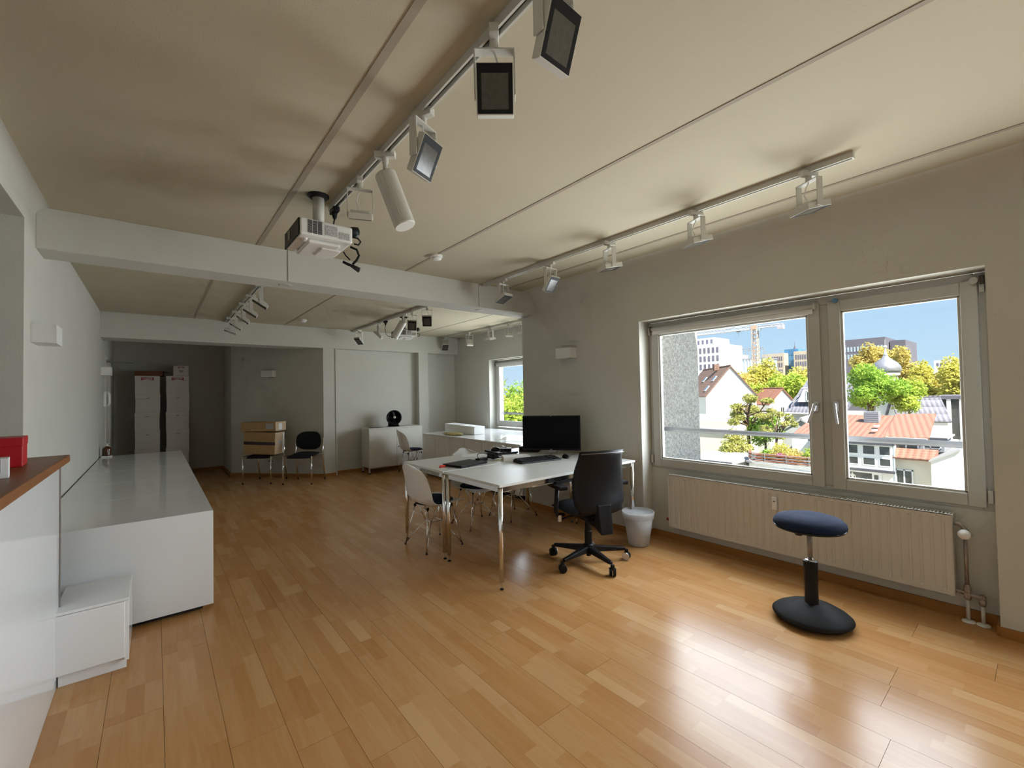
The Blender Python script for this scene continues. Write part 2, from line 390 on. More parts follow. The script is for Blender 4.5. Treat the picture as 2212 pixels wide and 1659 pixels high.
# ---- windows
def make_window(name, x, y0, y1, z0, z1, blind=True):
    """x = inner face of the frame; looks outwards along +x; y0 is the right end seen from inside"""
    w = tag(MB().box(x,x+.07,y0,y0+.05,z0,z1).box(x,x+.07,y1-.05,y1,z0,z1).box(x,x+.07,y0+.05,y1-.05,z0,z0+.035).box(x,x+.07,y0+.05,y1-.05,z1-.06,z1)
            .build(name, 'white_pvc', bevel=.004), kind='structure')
    ym = y0 + 0.80
    MB().box(x+.004,x+.07,ym-.04,ym+.04,z0+.035,z1-.06).build('mullion', 'white_pvc', w, bevel=.004)
    for a, b, side in ((y0+.035, ym-.025, 1), (ym+.025, y1-.035, -1)):
        t = .075; za, zb = z0+.02, z1-.045
        s = MB().box(x-.018,x+.05,a,a+t,za,zb).box(x-.018,x+.05,b-t,b,za,zb).box(x-.018,x+.05,a+t,b-t,za,za+t).box(x-.018,x+.05,a+t,b-t,zb-t,zb).build('sash', 'white_pvc', w, bevel=.005)
        bead = MB()
        i0, i1, j0, j1 = a+t, b-t, za+t, zb-t
        bead.box(x-.008,x+.02,i0-.004,i0+.014,j0,j1).box(x-.008,x+.02,i1-.014,i1+.004,j0,j1).box(x-.008,x+.02,i0,i1,j0-.004,j0+.014).box(x-.008,x+.02,i0,i1,j1-.014,j1+.004)
        bead.build('glazing_bead', 'white_pvc', s, bevel=.003)
        B(x+.02, x+.026, i0, i1, j0, j1).build('glass_pane', 'window_glass', s)
        hy = b-.035 if side == 1 else a+.035
        zc = (z0+z1)/2 - .10
        hb = MB().box(x-.028,x-.016,hy-.014,hy+.014,zc-.03,zc+.04)
        hb.tube([(x-.026,hy,zc+.02),(x-.06,hy,zc+.02)], .009, 8)
        lean = -.012 if side == 1 else .045
        hb.tube([(x-.058,hy,zc+.026),(x-.062,hy+lean*.3,zc-.03),(x-.058,hy+lean,zc-.115)], [.010,.010,.009], 8)
        hb.build('handle', 'alu', s, bevel=.002, smooth=False)
        hh = y0+.018 if side == 1 else y1-.018
        for hz in (z0+.05, z1-.12):
            B(x-.03, x-.002, hh-.011, hh+.011, hz, hz+.075).build('hinge', 'white_pvc', w, bevel=.003)
    if blind:
        zb = z1-.065
        bl = MB().tube([(x-.036,ym+.05,zb),(x-.036,y1-.05,zb)], .018, 14).build('roller_blind', 'white_pvc', w, smooth=True)
        B(x-.034, x-.030, ym+.06, y1-.06, zb-.052, zb).build('blind_cloth', 'white_matt', bl)
        for yy in (ym+.045, y1-.048): B(x-.058,x-.014,yy-.006,yy+.006,zb-.024,zb+.024).build('end_bracket', 'slot_dark' if yy > ym+.5 else 'white_pvc', bl, bevel=.003)
        MB().tube([(x-.04,ym-.075,z1-.045),(x-.018,ym-.075,z1-.045)], .018, 12).build('blind_bracket', 'sticker_blue', w)
        MB().tube([(x-.05,y0+.05,z1-.05),(x-.018,y0+.05,z1-.05)], .020, 12).build('blind_bracket', 'white_pvc', w)
        B(x-.05,x-.016,y0+.006,y0+.026,z1-.075,z1-.025).build('blind_bracket', 'slot_dark', w, bevel=.004)
    return w
make_window('window_1', 3.745, 0.205, 2.45, 0.645, 2.04)
make_window('window_2', 5.205, 4.625, 6.87, 0.76, 2.04)
make_window('window_added', 3.745, -2.805, -0.56, 0.645, 2.04)  # unseen window behind the camera, added to hold a fill light
# fall-protection rails outside
for (x, y0, y1, lab) in ((3.99, 0.15, 2.5, 'grey round safety rail outside the large window by the stool'), (5.46, 4.6, 6.9, 'grey round safety rail outside the far window over the low cabinets')):
    t = thing('safety_rail', lab, 'rail', (x, (y0+y1)/2, 1.0), 0, 'rails outside the windows')
    L = (y1-y0)/2
    MB().tube([(0,-L,0),(0,L,0)], .021, 14).build('rail', 'rail_grey', t, smooth=True)
    for s in (-1, 1): MB().box(-.12,0,s*(L-.04)-.01,s*(L-.04)+.01,-.02,.02).build('bracket', 'rail_grey', t)
# exterior concrete fins beside the windows
def pebble_mat():
    m = bpy.data.materials.new('pebbledash'); MATS['pebbledash'] = m; n, l, b = nodes_of(m)
    geo = n.new('ShaderNodeNewGeometry'); v = n.new('ShaderNodeTexNoise'); v.inputs['Scale'].default_value = 38; v.inputs['Detail'].default_value = 3; v.inputs['Distortion'].default_value = 1.2
    r = n.new('ShaderNodeValToRGB'); r.color_ramp.elements[0].position = 0.38; r.color_ramp.elements[0].color = (0.50,0.46,0.42,1)
    r.color_ramp.elements[1].position = 0.62; r.color_ramp.elements[1].color = (0.86,0.82,0.78,1)
    bn = n.new('ShaderNodeBump'); bn.inputs['Strength'].default_value = 0.7; bn.inputs['Distance'].default_value = 0.02
    l.new(geo.outputs['Position'], v.inputs['Vector']); l.new(v.outputs['Fac'], r.inputs[0]); l.new(r.outputs[0], b.inputs['Base Color'])
    l.new(v.outputs['Fac'], bn.inputs['Height']); l.new(bn.outputs[0], b.inputs['Normal']); b.inputs['Roughness'].default_value = 0.9
pebble_mat()
struct('wall_fin', B(3.95, 4.84, 2.52, 2.80, -12, 4.7), 'pebbledash', bevel=0.03)

# ---- door in the left wall of the hall
d = tag(B(-0.69,-0.645, 8.78, 9.56, 0.01, 2.0).build('door_1', 'white_matt', bevel=.002), kind='structure')
MB().box(-0.75,-0.555,8.72,8.785,0,2.06).box(-0.75,-0.555,9.555,9.62,0,2.06).box(-0.75,-0.555,8.785,9.555,2.0,2.06).build('door_frame', 'white_metal', d, bevel=.004)
h_ = MB().box(-0.645,-0.637,8.83,8.87,0.90,1.12); h_.tube([(-0.64,8.85,1.02),(-0.585,8.85,1.02),(-0.58,8.86,1.02),(-0.58,8.97,1.02)], .009, 8)
h_.build('door_lever', 'grey_metal', d)
cl = B(-0.645,-0.57,8.84,9.06,1.90,1.97).build('door_closer', 'white_metal', d, bevel=.006)
MB().tube([(-0.60,8.98,1.985),(-0.42,9.10,1.99),(-0.27,9.2,1.99)], .007, 6).build('closer_arm', 'grey_metal', d)
# ================================================================== CEILING FIXTURES
ZC = 2.6
def make_track(label, x, y0, y1):
    t = thing('light_track', label, 'light track', (x, (y0+y1)/2, ZC), 0, 'ceiling light tracks')
    L = (y1-y0)/2
    MB().box(-.0175,-.009,-L,L,-.033,0).box(.009,.0175,-L,L,-.033,0).box(-.009,.009,-L,L,-.010,0).build('rail', 'white_metal', t)
    B(-.009,.009,-L,L,-.014,-.010).build('slot', 'slot_dark', t)
    for s in (-1, 1): B(-.0185,.0185,s*L-.004,s*L+.004,-.035,0).build('end_cap', 'white_metal', t)
    return t
make_track('long white light track crossing the ceiling near the projector', 0.875, -1.2, 2.86)
make_track('white light track on the ceiling running along the large window', 2.80, 0.60, 3.88)
make_track('white light track over the white sideboards behind the beam', 0.855, 4.9, 7.98)
make_track('white light track behind the beam beside the far projector', 2.81, 4.6, 7.98)
make_track('white light track behind the beam near the far window', 4.65, 4.6, 7.98)

def make_spot(label, x, y, pan, tilt, group, lens='lens_dark', scale=1.0, cyl=False):
    """pan: rotation about z, tilt 0 = lens faces the floor, 90 = lens faces local -y"""
    t = thing('spotlight', label, 'spotlight', (x, y, ZC-.033), pan, group)
    ad = MB().box(-.016,.016,-.05,.05,-.018,.012).lathe([(.016,-.045),(.016,-.018)], 12)
    ad.build('track_adapter', 'white_metal', t, bevel=.002)
    if cyl:
        MB().tube([(0,0,-.04),(0,0,-.085)], .011, 8).build('stem', 'white_metal', t)
        M = T(0,0,-.10) @ Rx(-math.radians(tilt))
        b = MB().lathe([(.0,-.0),(.050,0),(.052,-.005),(.052,-.27),(.048,-.275)], 28, M=M).build('lamp_body', 'white_metal', t, smooth=False)
        MB().lathe([(.0,.0015),(.046,.0015)], 24, M=M).build('rear_cap', 'slot_dark', b)
        MB().lathe([(.046,-.268),(.0,-.262)], 24, M=M).build('lens', 'lens_dark', b)
        return t
    w = .066
    br = MB().box(-w,w,-.018,.018,-.051,-.046)
    for s in (-1, 1): br.box(s*w-.0025,s*w+.0025,-.018,.018,-.205,-.046)
    br.build('bracket', 'white_metal', t, bevel=.0012)
    piv = T(0,0,-.185) @ Rx(-math.radians(tilt))
    # head, local: lens faces -z
    hd = MB().box(-.0615,.0615,-.078,.078,-.026,.008, piv).box(-.05,.05,-.06,.06,.008,.020, piv).build('lamp_head', 'white_metal', t, bevel=.003)
    bz = MB()
    for a in ((-.058,-.044,-.075,.075),(.044,.058,-.075,.075),(-.044,.044,-.075,-.046),(-.044,.044,.062,.075)): bz.box(a[0],a[1],a[2],a[3],-.0275,-.0255,piv)
    bz.build('bezel', 'black_plastic', hd)
    MB().box(-.044,.044,-.046,.062,-.0268,-.0255,piv).build('lens', lens, hd)
    p1 = piv @ Vector((0,.0,.02))
    MB().tube([(0,0,-.05),(.012,.01,-.085),(.02,.012,-.12),tuple(p1)], .0035, 6).build('cable', 'white_plastic', t, smooth=True)
    return t
R_ = math.radians
g1 = 'spotlights on the long track near the projector'
make_spot('white square spotlight nearest the camera, cut off by the top edge of the picture', .875, 0.85, R_(3), 70, g1)
make_spot('white square spotlight facing the camera on the long track, showing its dark front', .875, 1.13, R_(-38), 78, g1)
make_spot('white square spotlight on the long track with a greenish reflection in its glass', .875, 1.63, R_(24), 64, g1)
make_spot('white cylindrical spotlight hanging from the long track beside the projector', .875, 2.02, R_(51), 20, g1, cyl=True)
make_spot('white square spotlight with empty-looking bracket right next to the cylindrical lamp', .875, 2.36, R_(160), 20, g1)
g2 = 'spotlights on the track along the large window'
make_spot('white bracketed spotlight on the window track, nearest the large window corner', 2.80, 0.80, R_(62), 14, g2)
make_spot('second white spotlight from the right end of the window track', 2.80, 1.45, R_(66), 14, g2)
make_spot('middle white spotlight of the five on the window track', 2.80, 2.17, R_(70), 12, g2)
make_spot('white spotlight turned towards the room, fourth from the right on the window track', 2.80, 2.84, R_(2), 52, g2)
make_spot('white spotlight at the left end of the window track above the beam conduit', 2.80, 3.54, R_(8), 22, g2)
g3 = 'spotlights over the white sideboards'
for (y, tl, lab) in ((5.15,25,'white spotlight nearest the beam on the track over the sideboards'),(5.75,25,'second white spotlight from the beam on the track over the sideboards'),(6.28,28,'third white spotlight from the beam on the track over the sideboards'),(6.92,25,'fourth white spotlight from the beam on the track over the sideboards'),(7.50,12,'last and farthest white spotlight on the track over the sideboards')):
    make_spot(lab, .855, y, R_(-97), tl+8, g3)
g4 = 'spotlights beside the far projector'
make_spot('white spotlight nearest the beam on the track of the far projector', 2.81, 5.20, R_(-30), 50, g4)
make_spot('white spotlight right beside the far cylindrical lamp', 2.81, 5.64, R_(-25), 50, g4)
make_spot('white cylindrical lamp in front of the far projector', 2.81, 5.92, R_(-129), 30, g4, cyl=True)
make_spot('white spotlight left of the far projector cable', 2.81, 6.83, R_(-120), 45, g4)
make_spot('white spotlight at the far end of the track of the far projector', 2.81, 7.70, R_(-60), 40, g4)
g5 = 'spotlights near the far window'
make_spot('white spotlight at the far end of the track near the far window', 4.65, 7.85, R_(-20), 40, g5)
make_spot('second white spotlight from the far end of the track near the far window', 4.65, 6.95, R_(160), 50, g5)
make_spot('middle white spotlight on the track near the far window', 4.65, 6.27, R_(95), 10, g5)
make_spot('fourth white spotlight on the track near the far window', 4.65, 5.75, R_(150), 15, g5)
make_spot('white spotlight half hidden by the wall edge on the track near the far window', 4.65, 5.38, R_(100), 10, g5)

def conduit(label, x, y, z0, z1):
    tag(B(x-.006,x+.006,y-.008,y,z0,z1).build('cable_conduit', 'wall_paint', bevel=.002), label, 'conduit', 'conduits on the beam')
conduit('thin white cable conduit on the beam below the projector', .853, 3.92, 2.34, 2.6)
conduit('thin white cable conduit on the beam at the end of the window track', 2.76, 3.92, 2.34, 2.6)
for x, lab in ((0.86,'small round cover on the underside of the beam near the projector'),(2.86,'small round cover on the underside of the beam near the window track')):
    tag(MB().lathe([(0.0,-.004),(.045,-.004),(.05,0)], 24, c=(x,4.06,2.34)).build('beam_cover_disc', 'white_metal'), lab, 'cover', 'covers under the beam')
def smoke(label, x, y):
    t = thing('smoke_detector', label, 'smoke detector', (x, y, ZC), 0, 'ceiling smoke detectors')
    MB().lathe([(.052,0),(.052,-.016),(.046,-.022)], 28).build('base', 'white_plastic', t, smooth=False)
    MB().lathe([(.044,-.022),(.042,-.034),(.030,-.040),(0,-.041)], 28).build('sensor_cap', 'white_plastic', t, smooth=True)
smoke('round white smoke detector on the ceiling strip in front of the beam', 1.90, 3.33)
smoke('round white smoke detector on the ceiling behind the beam', 1.79, 7.3)

def projector(label, x, y, rz, sc, plug=True):
    t = thing('projector', label, 'projector', (x, y, ZC), rz, 'ceiling projectors')
    MB().lathe([(.062,0),(.062,-.006),(.05,-.016),(.036,-.018)], 28).build('ceiling_plate', 'black_plastic', t, smooth=False)
    MB().tube([(0,0,-.012),(0,0,-.20)], .033, 20).build('mount_pole', 'white_metal', t, smooth=True)
    MB().box(-.09,.09,-.06,.10,-.212,-.195).box(-.02,.02,-.08,.12,-.22,-.20).build('mount_bracket', 'black_plastic', t, bevel=.004)
    MB().lathe([(.0,-.0),(.022,0),(.03,.07),(.028,.10),(.0,.105)], 16, M=T(.13,-.03,-.205)@Ry(R_(75))).build('cable_entry', 'black_plastic', t, smooth=True)
    zt, zb = -.215, -.31
    body = MB().box(-.145,.145,-.17,.17,zb,zt).build('body', 'white_plastic', t, bevel=.010)
    MB().box(-.152,-.144,-.165,.168,zb-.004,zt-.004).build('end_panel', 'black_plastic', body, bevel=.003)
    MB().box(-.155,-.151,.02,.07,zb+.02,zt-.02).build('lens_window', 'lens_dark', body)
    # vent grille on the long side: slats in rows
    vg = MB()
    for k in range(12):
        for c in range(3): vg.box(-.105+c*.027,-.082+c*.027,-.1725,-.169,zb+.014+k*.0062,zb+.0175+k*.0062)
    vg.build('vent_slots', 'black_plastic', body)
    B(-.012,.055,-.1722,-.169,zb+.018,zt-.018).build('rating_label', 'label_grey', body)
    B(.065,.125,-.1722,-.169,zb+.012,zb+.05).build('connector_strip', 'label_grey', body)
    MB().box(-.09,.09,-.12,.16,zb-.022,zb).build('underside_hump', 'white_plastic', body, bevel=.010)
    MB().box(.0,.11,-.06,.10,zb-.030,zb-.02).build('control_panel', 'white_plastic', body, bevel=.006)
    for yy in (-.10, .12):
        MB().lathe([(.018,0),(.012,-.016),(.0,-.017)], 12, c=(-.10,yy,zb)).build('foot', 'white_plastic', body, smooth=False)
    cp = MB().tube([(.14,-.15,zb+.045),(.175,-.165,zb+.04),(.192,-.17,zb+.02),(.18,-.165,zb),(.155,-.16,zb+.004)], .005, 8)
    cp.build('loop_cable', 'black_rubber', t, smooth=True)
    if plug:
        pc = MB().tube([(.14,-.14,zb-.012),(.175,-.15,zb-.025),(.192,-.14,zb-.055),(.18,-.13,zb-.085),(.16,-.12,zb-.108)], .007, 8)
        for k in range(5):
            a = k*.007
            pc.tube([(.105+a,-.11,zb-.100-a*.4),(.15+a*.5,-.12,zb-.118),(.195+a*.2,-.13,zb-.150+a*.6)], .008, 6)
        pc.tube([(.145,-.12,zb-.085),(.12,-.115,zb-.06),(.11,-.11,zb-.04)], .004, 6)
        pc.build('hanging_cable_bundle', 'black_rubber', t, smooth=True)
    return t
projector('white ceiling projector with a hanging black cable bundle in front of the beam', .765, 2.75, 0, 1)
p2 = projector('white ceiling projector behind the beam in the rear of the room', 2.98, 6.25, R_(-8), 1, plug=False)
def feed(label, x, y, px, py, pz):
    t = thing('power_feed_cable', label, 'cable', (x, y, ZC-.033))
    MB().box(-.018,.018,-.045,.045,-.03,.0).lathe([(.018,-.03),(.012,-.06),(.006,-.07)], 10).build('plug', 'black_plastic', t, bevel=.003)
    P = Vector((px-x, py-y, pz-(ZC-.033)))
    MB().tube([(0,0,-.06),(-.01,.0,-.12),(.0,.0,-.20)] + [tuple(Vector((0,0,-.20)).lerp(P, k)+Vector((0,0,-.03*math.sin(PI*k)))) for k in (.3,.6,1)], .004, 8).build('cord', 'black_rubber', t, smooth=True)
feed('black plug at the end of the long track beside the projector', .875, 2.80, .84, 2.76, 2.40)
feed('black curved cable from the rear track to the far projector', 2.81, 6.55, 2.86, 6.42, 2.32)

# wall uplights
def sconce(label, loc, rz):
    """local: wall behind at +y... box projects towards -y"""
    t = thing('wall_uplight', label, 'wall lamp', loc, rz, 'white box wall lamps')
    w, h2, dp, th = .11, .058, .105, .003
    MB().box(-w,w,-dp,-dp+th,-h2,h2).box(-w,-w+th,-dp,0,-h2,h2).box(w-th,w,-dp,0,-h2,h2).box(-w,w,-dp,0,-h2,-h2+th).build('shade_box', 'white_matt', t, bevel=.0015)
    MB().box(-.06,.06,-.02,0,-.04,.04).build('wall_plate', 'white_metal', t)
    MB().lathe([(.02,-.03),(.024,.01),(.018,.03),(.0,.036)], 12, c=(0,-.055,0)).build('bulb', 'white_plastic', t, smooth=True)
    return t
sconce('white box wall lamp on the left wall close to the camera', (-.57, 3.92, 1.80), R_(90))
sconce('white box wall lamp on the left wall beside the hall door', (-.57, 8.26, 1.80), R_(90))
sconce('white box wall lamp on the angled wall above the cartons', (1.60, 8.76, 1.82), math.atan2(dv.y, dv.x))
sconce('white box wall lamp on the wall above the computer monitor', (3.59, 3.37, 1.82), R_(-90))
# wall intercom
t = thing('intercom_handset', 'white intercom handset on the left wall beside the hall door', 'intercom', (-.57, 8.52, 1.42), R_(90))
B(-.05,.05,-.035,0,-.11,.11).build('base', 'white_plastic', t, bevel=.008)
MB().tube([(-.0,-.045,.10),(0,-.062,.06),(0,-.062,-.06),(0,-.045,-.10)], [.02,.017,.017,.02], 10).build('handset', 'white_plastic', t, smooth=True)
B(.026,.034,-.037,-.034,-.06,.05).build('slot', 'slot_dark', t)
# wall sockets low on the angled wall
t = thing('wall_socket', 'double white wall socket on the angled wall under the left chair', 'socket', (1.60, 8.757, .27), math.atan2(dv.y, dv.x))
for s in (-1, 1):
    pl = B(s*.036-.035,s*.036+.035,-.008,0,-.035,.035).build('socket_plate', 'white_plastic', t, bevel=.004)
    MB().lathe([(.0,-.0),(.019,0)], 16, M=T(s*.036,-.0085,0)@Rx(R_(90))).build('socket_well', 'label_grey', pl)
# ================================================================== FURNITURE
# --- radiator in the window niche
t = thing('radiator', 'white ribbed panel radiator below the large window', 'radiator', (3.68, 1.305, 0.14))
y0, y1, z0, z1 = -0.925, 0.925, 0.0, 0.475
mb = MB(); n = 37; pit = (y1-y0)/n
prof = []
for i in range(n):
    a = y0+i*pit
    prof += [(-.032, a), (-.032, a+pit*.60), (-.0275, a+pit*.72), (-.0275, a+pit*.88)]
prof.append((-.032, y1))
v = []; f = []
zz = [0.0, .022, .034, .44, .452, z1]
for z in zz:
    flat = z in (0.0, .022, .452, z1)
    for x, y in prof: v.append((-.032 if flat else x, y, z))
m_ = len(prof)
for j in range(len(zz)-1):
    for i in range(m_-1): f.append((j*m_+i+1, j*m_+i, (j+1)*m_+i, (j+1)*m_+i+1))
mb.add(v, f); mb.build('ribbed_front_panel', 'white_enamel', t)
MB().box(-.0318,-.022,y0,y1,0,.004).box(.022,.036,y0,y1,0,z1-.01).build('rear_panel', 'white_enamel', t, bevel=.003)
for s, a in ((0, y0), (1, y1)): B(-.032,.036,a-.002,a+.002,0,z1).build('side_cover', 'white_enamel', t, bevel=.001)
gr = MB().box(-.032,-.026,y0,y1,z1-.004,z1+.002).box(.03,.036,y0,y1,z1-.004,z1+.002)
for i in range(110):
    a = y0+.01+i*(y1-y0-.02)/110
    gr.box(-.026,.03,a,a+.0055,z1-.004,z1)
gr.build('top_grille', 'white_enamel', t)
B(-.026,.03,y0+.005,y1-.005,z1-.14,z1-.012).build('convector_core', 'gap_shade', t)  # raised and near-black, so the slots' shade is in its colour
hm = B(-.052,-.030,.012,.047,.325,.42).build('heat_meter', 'white_plastic', t, bevel=.003)
B(-.0535,-.0515,.020,.034,.385,.392).build('meter_display', 'slot_dark', hm)
MB().tube([(0,y1+.002,.0),(0,y1+.035,.0)], .013, 10, M=T(0,0,.055)).build('drain_cap', 'red_cap', t)
# pipework on the right
yv = -.97
MB().tube([(0,y0,.42),(0,y0-.03,.42),(0,yv+.01,.415),(0,yv-.002,.40),(.0,yv-.005,.375)], .011, 10).build('upper_pipe', 'pipe_metal', t, smooth=True)
MB().lathe([(.015,0),(.018,.012),(.018,.03),(.012,.04)], 12, c=(0,yv-.005,.36)).build('valve_body', 'pipe_metal', t)
MB().lathe([(.0,0),(.018,.001),(.027,.012),(.029,.03),(.024,.05),(.012,.058),(.0,.06)], 16, M=T(-.01,yv-.005,.372)@Ry(R_(-90))).build('valve_knob', 'white_plastic', t, smooth=True)
MB().tube([(0,yv-.005,.37),(0,yv-.005,.06)], .0095, 10).build('riser_pipe', 'pipe_metal', t, smooth=True)
vb = MB().tube([(0,y0,.03),(0,yv,.022),(0,yv-.075,.01)], .011, 10).lathe([(.014,-.03),(.017,-.02),(.017,.04),(.012,.055)], 10, c=(0,yv-.005,.02)).lathe([(.012,-.035),(.016,-.025),(.016,.02),(.011,.026)], 10, c=(0,yv-.065,.005))
vb.tube([(-.012,yv-.005,.02),(-.028,yv-.005,.02)], .014, 10).tube([(-.012,yv-.065,.0),(-.025,yv-.065,.0)], .012, 10)
vb.build('valve_block', 'pipe_metal', t)
for yy, zt in ((yv-.005, -.01), (yv-.065, -.03)):
    p = MB().tube([(0,yy,zt),(0,yy,-.138)], .009, 10).build('floor_pipe', 'white_enamel', t, smooth=True)
    MB().lathe([(.03,0),(.028,.006),(.012,.010)], 20, c=(0,yy,-.14)).build('pipe_rosette', 'white_plastic', p)

# --- white sideboards along the left wall
ys = [3.535, 4.44, 5.345, 6.25, 7.15, 8.05]
labs = ['white glossy sideboard at the near end of the row along the left wall', 'second white sideboard from the camera along the left wall', 'middle white sideboard of the five along the left wall',
        'fourth white sideboard from the camera along the left wall', 'white sideboard at the far end of the row, with the soap bottle']
for k in range(5):
    a, b = ys[k], ys[k+1]; L = b-a-.003
    t = thing('sideboard', labs[k], 'sideboard', (-.125, a, 0), 0, 'white sideboards along the left wall')
    B(-.425,.40,0,L,.035,.622).build('body', 'white_lacquer', t, bevel=.002)
    B(-.432,.425,0,L,.622,.646).build('top', 'white_lacquer', t, bevel=.0015)
    B(-.40,.37,.05,L-.05,.0,.035).build('plinth', 'gap_shade', t)  # near-black colour stands in for the shadow in the bottom gap
    if k == 0: B(-.432,.425,-.004,0,.035,.6462).build('end_panel', 'white_lacquer', t, bevel=.001)
    for q in range(2):
        w = L/2
        B(.402,.421,q*w+.002,(q+1)*w-.002,.04,.619).build('door', 'white_lacquer', t, bevel=.0015)

# --- small white drawer cube
t = thing('drawer_cube', 'small white drawer cube on the floor in front of the sideboard', 'cabinet', (-.24, 3.04, 0), 0)
B(-.125,.125,.03,.36,.0,.062).build('plinth', 'white_lacquer', t, bevel=.002)
B(-.128,.118,.012,.40,.062,.352).build('body', 'white_lacquer', t, bevel=.002)
B(.118,.136,.0,.42,.05,.358).build('side_panel', 'white_lacquer', t, bevel=.002)
B(-.14,.136,.0,.40,.352,.366).build('top', 'white_lacquer', t, bevel=.002)
B(-.14,.120,-.004,.012,.066,.350).build('drawer_front', 'white_lacquer', t, bevel=.003)
B(-.144,-.128,0,.40,.05,.352).build('side_panel', 'white_lacquer', t, bevel=.002)

# --- kitchen counter at the left edge
t = thing('bar_counter', 'white bar counter with brown wooden top at the left edge', 'counter', (-.55, 1.6, 0))
B(-.16,.18,-1.3,1.53,0,1.085).build('front_panel', 'white_lacquer', t, bevel=.002)
B(-.175,.186,1.53,1.536,0,1.085).build('end_edge', 'grey_metal', t)
B(-.19,.222,-1.35,1.50,1.085,1.12).build('worktop', 'counter_wood', t, bevel=.004)
t = thing('red_box', 'shiny red cardboard box on the wooden bar counter', 'box', (-.56, 2.66, 1.12), R_(4))
B(-.14,.14,0,.15,.0,.118).build('carton', 'red_box', t, bevel=.003)
B(-.142,.142,-.002,.152,.085,.121).build('lid', 'red_box', t, bevel=.003)
t = thing('small_white_box', 'small dark and white box in front of the red box on the counter', 'box', (-.43, 2.30, 1.12), R_(8))
B(-.09,.035,0,.06,0,.07).build('carton', 'paper', t, bevel=.002)
B(-.092,-.0,-.001,.061,-.0,.071).build('sleeve', 'tape_dark', t)
B(.012,.016,-.0012,.0,.02,.068).build('tear_mark', 'label_grey', t)

# --- soap dispenser on tray
t = thing('white_tray', 'small white tray under the amber soap bottle', 'tray', (-.495, 7.93, .646))
MB().box(-.055,.055,-.045,.045,0,.012).box(-.055,-.05,-.045,.045,.012,.02).box(.05,.055,-.045,.045,.012,.02).box(-.055,.055,-.045,-.04,.012,.02).box(-.055,.055,.04,.045,.012,.02).build('dish', 'white_plastic', t, bevel=.002)
t = thing('soap_bottle', 'amber pump bottle on the tray at the far end of the sideboards', 'bottle', (-.495, 7.93, .658))
MB().lathe([(.0,0),(.042,0),(.046,.005),(.046,.09),(.040,.112),(.018,.125),(.016,.135)], 24).build('bottle', 'amber', t, smooth=True)
MB().box(.012,.03,-.0462,-.040,.02,.06).build('label', 'label_grey', t)  # small pale patch standing in for a highlight on the bottle
MB().lathe([(.018,.134),(.018,.15),(.006,.152),(.006,.175)], 14).tube([(0,0,.172),(.015,-.02,.174),(.028,-.035,.166)], .005, 8).build('pump', 'white_plastic', t)

# --- carton towers in the hall
def carton_logo(parent, w, z, yf, sc=1.0):
    hw, hh = .085*sc, .028*sc
    poly = [(-hw, hh), (hw, hh)] + [(hw*(1-2*k/10), -hh*0.9 + hh*0.55*(1-((1-2*k/10))**2)) for k in range(11)]
    vv = [(x, yf-.0010, z+y) for x, y in poly]
    me = MB().add(vv, [tuple(range(len(vv)))]).build('logo_banner', 'logo_red', parent)
    tx = text_mesh('logo_lettering', 'CAMPER', .044*sc, 'carton_white', parent, (0, yf-.0014, z+.004*sc), (R_(90),0,0), .0003, 0.86)
    return me
tow = [('left', -.10, .335, 9.95), ('right', .32, .325, 9.95)]
ordn = ['topmost', 'second from the top', 'third from the top', 'fourth from the top', 'fifth from the top', 'bottom']
for side, xc, w, yf in tow:
    z = 1.82
    for k in range(6):
        hgt = .32 if k < 5 else z
        jit = (0, .006, -.004, .003, -.003, .004)[k]
        what = 'with red logo' if k == 0 else 'with dark grip hole'
        if k == 5: what = 'standing on the hall floor'
        lab = 'white carton %s, %s in the %s hall stack' % (what, ordn[k], side)
        t = thing('shoe_carton', lab, 'carton', (xc+jit, yf, z-hgt), 0, 'white shoe cartons stacked in the hall')
        B(-w/2,w/2,0,.44,.0,hgt-.001).build('carton', 'carton_white', t, bevel=.004)
        B(-w/2-.003,w/2+.003,-.003,.443,hgt-.075,hgt-.0005).build('lid', 'carton_white', t, bevel=.003)
        if k == 0: carton_logo(t, w, hgt-.055, -.0032)
        elif k < 5: B(-.02,.02,-.0042,-.0028,hgt-.078,hgt-.070).build('grip_hole', 'slot_dark', t)
        z -= hgt
t = thing('flat_brown_carton', 'flat dark brown carton lying on the left stack in the hall', 'carton', (-.075, 9.93, 1.82), R_(-4))
B(-.20,.18,0,.40,0,.085).build('carton', 'carton_brown', t, bevel=.004)
MB().add([(.18,.02,.085),(.26,.0,.06),(.26,.30,.06),(.18,.38,.085)], [(0,1,2,3)]).build('open_flap', 'carton_brown', t, solid=.004)
t = thing('small_white_carton', 'small white carton with red logo on top of the right stack in the hall', 'carton', (.37, 9.97, 1.82))
B(-.112,.112,0,.28,0,.195).build('carton', 'carton_white', t, bevel=.008)
carton_logo(t, .2, .155, -.0012, .55)
B(-.03,.03,-.0012,-.0002,.07,.115).build('printed_mark', 'label_grey', t)

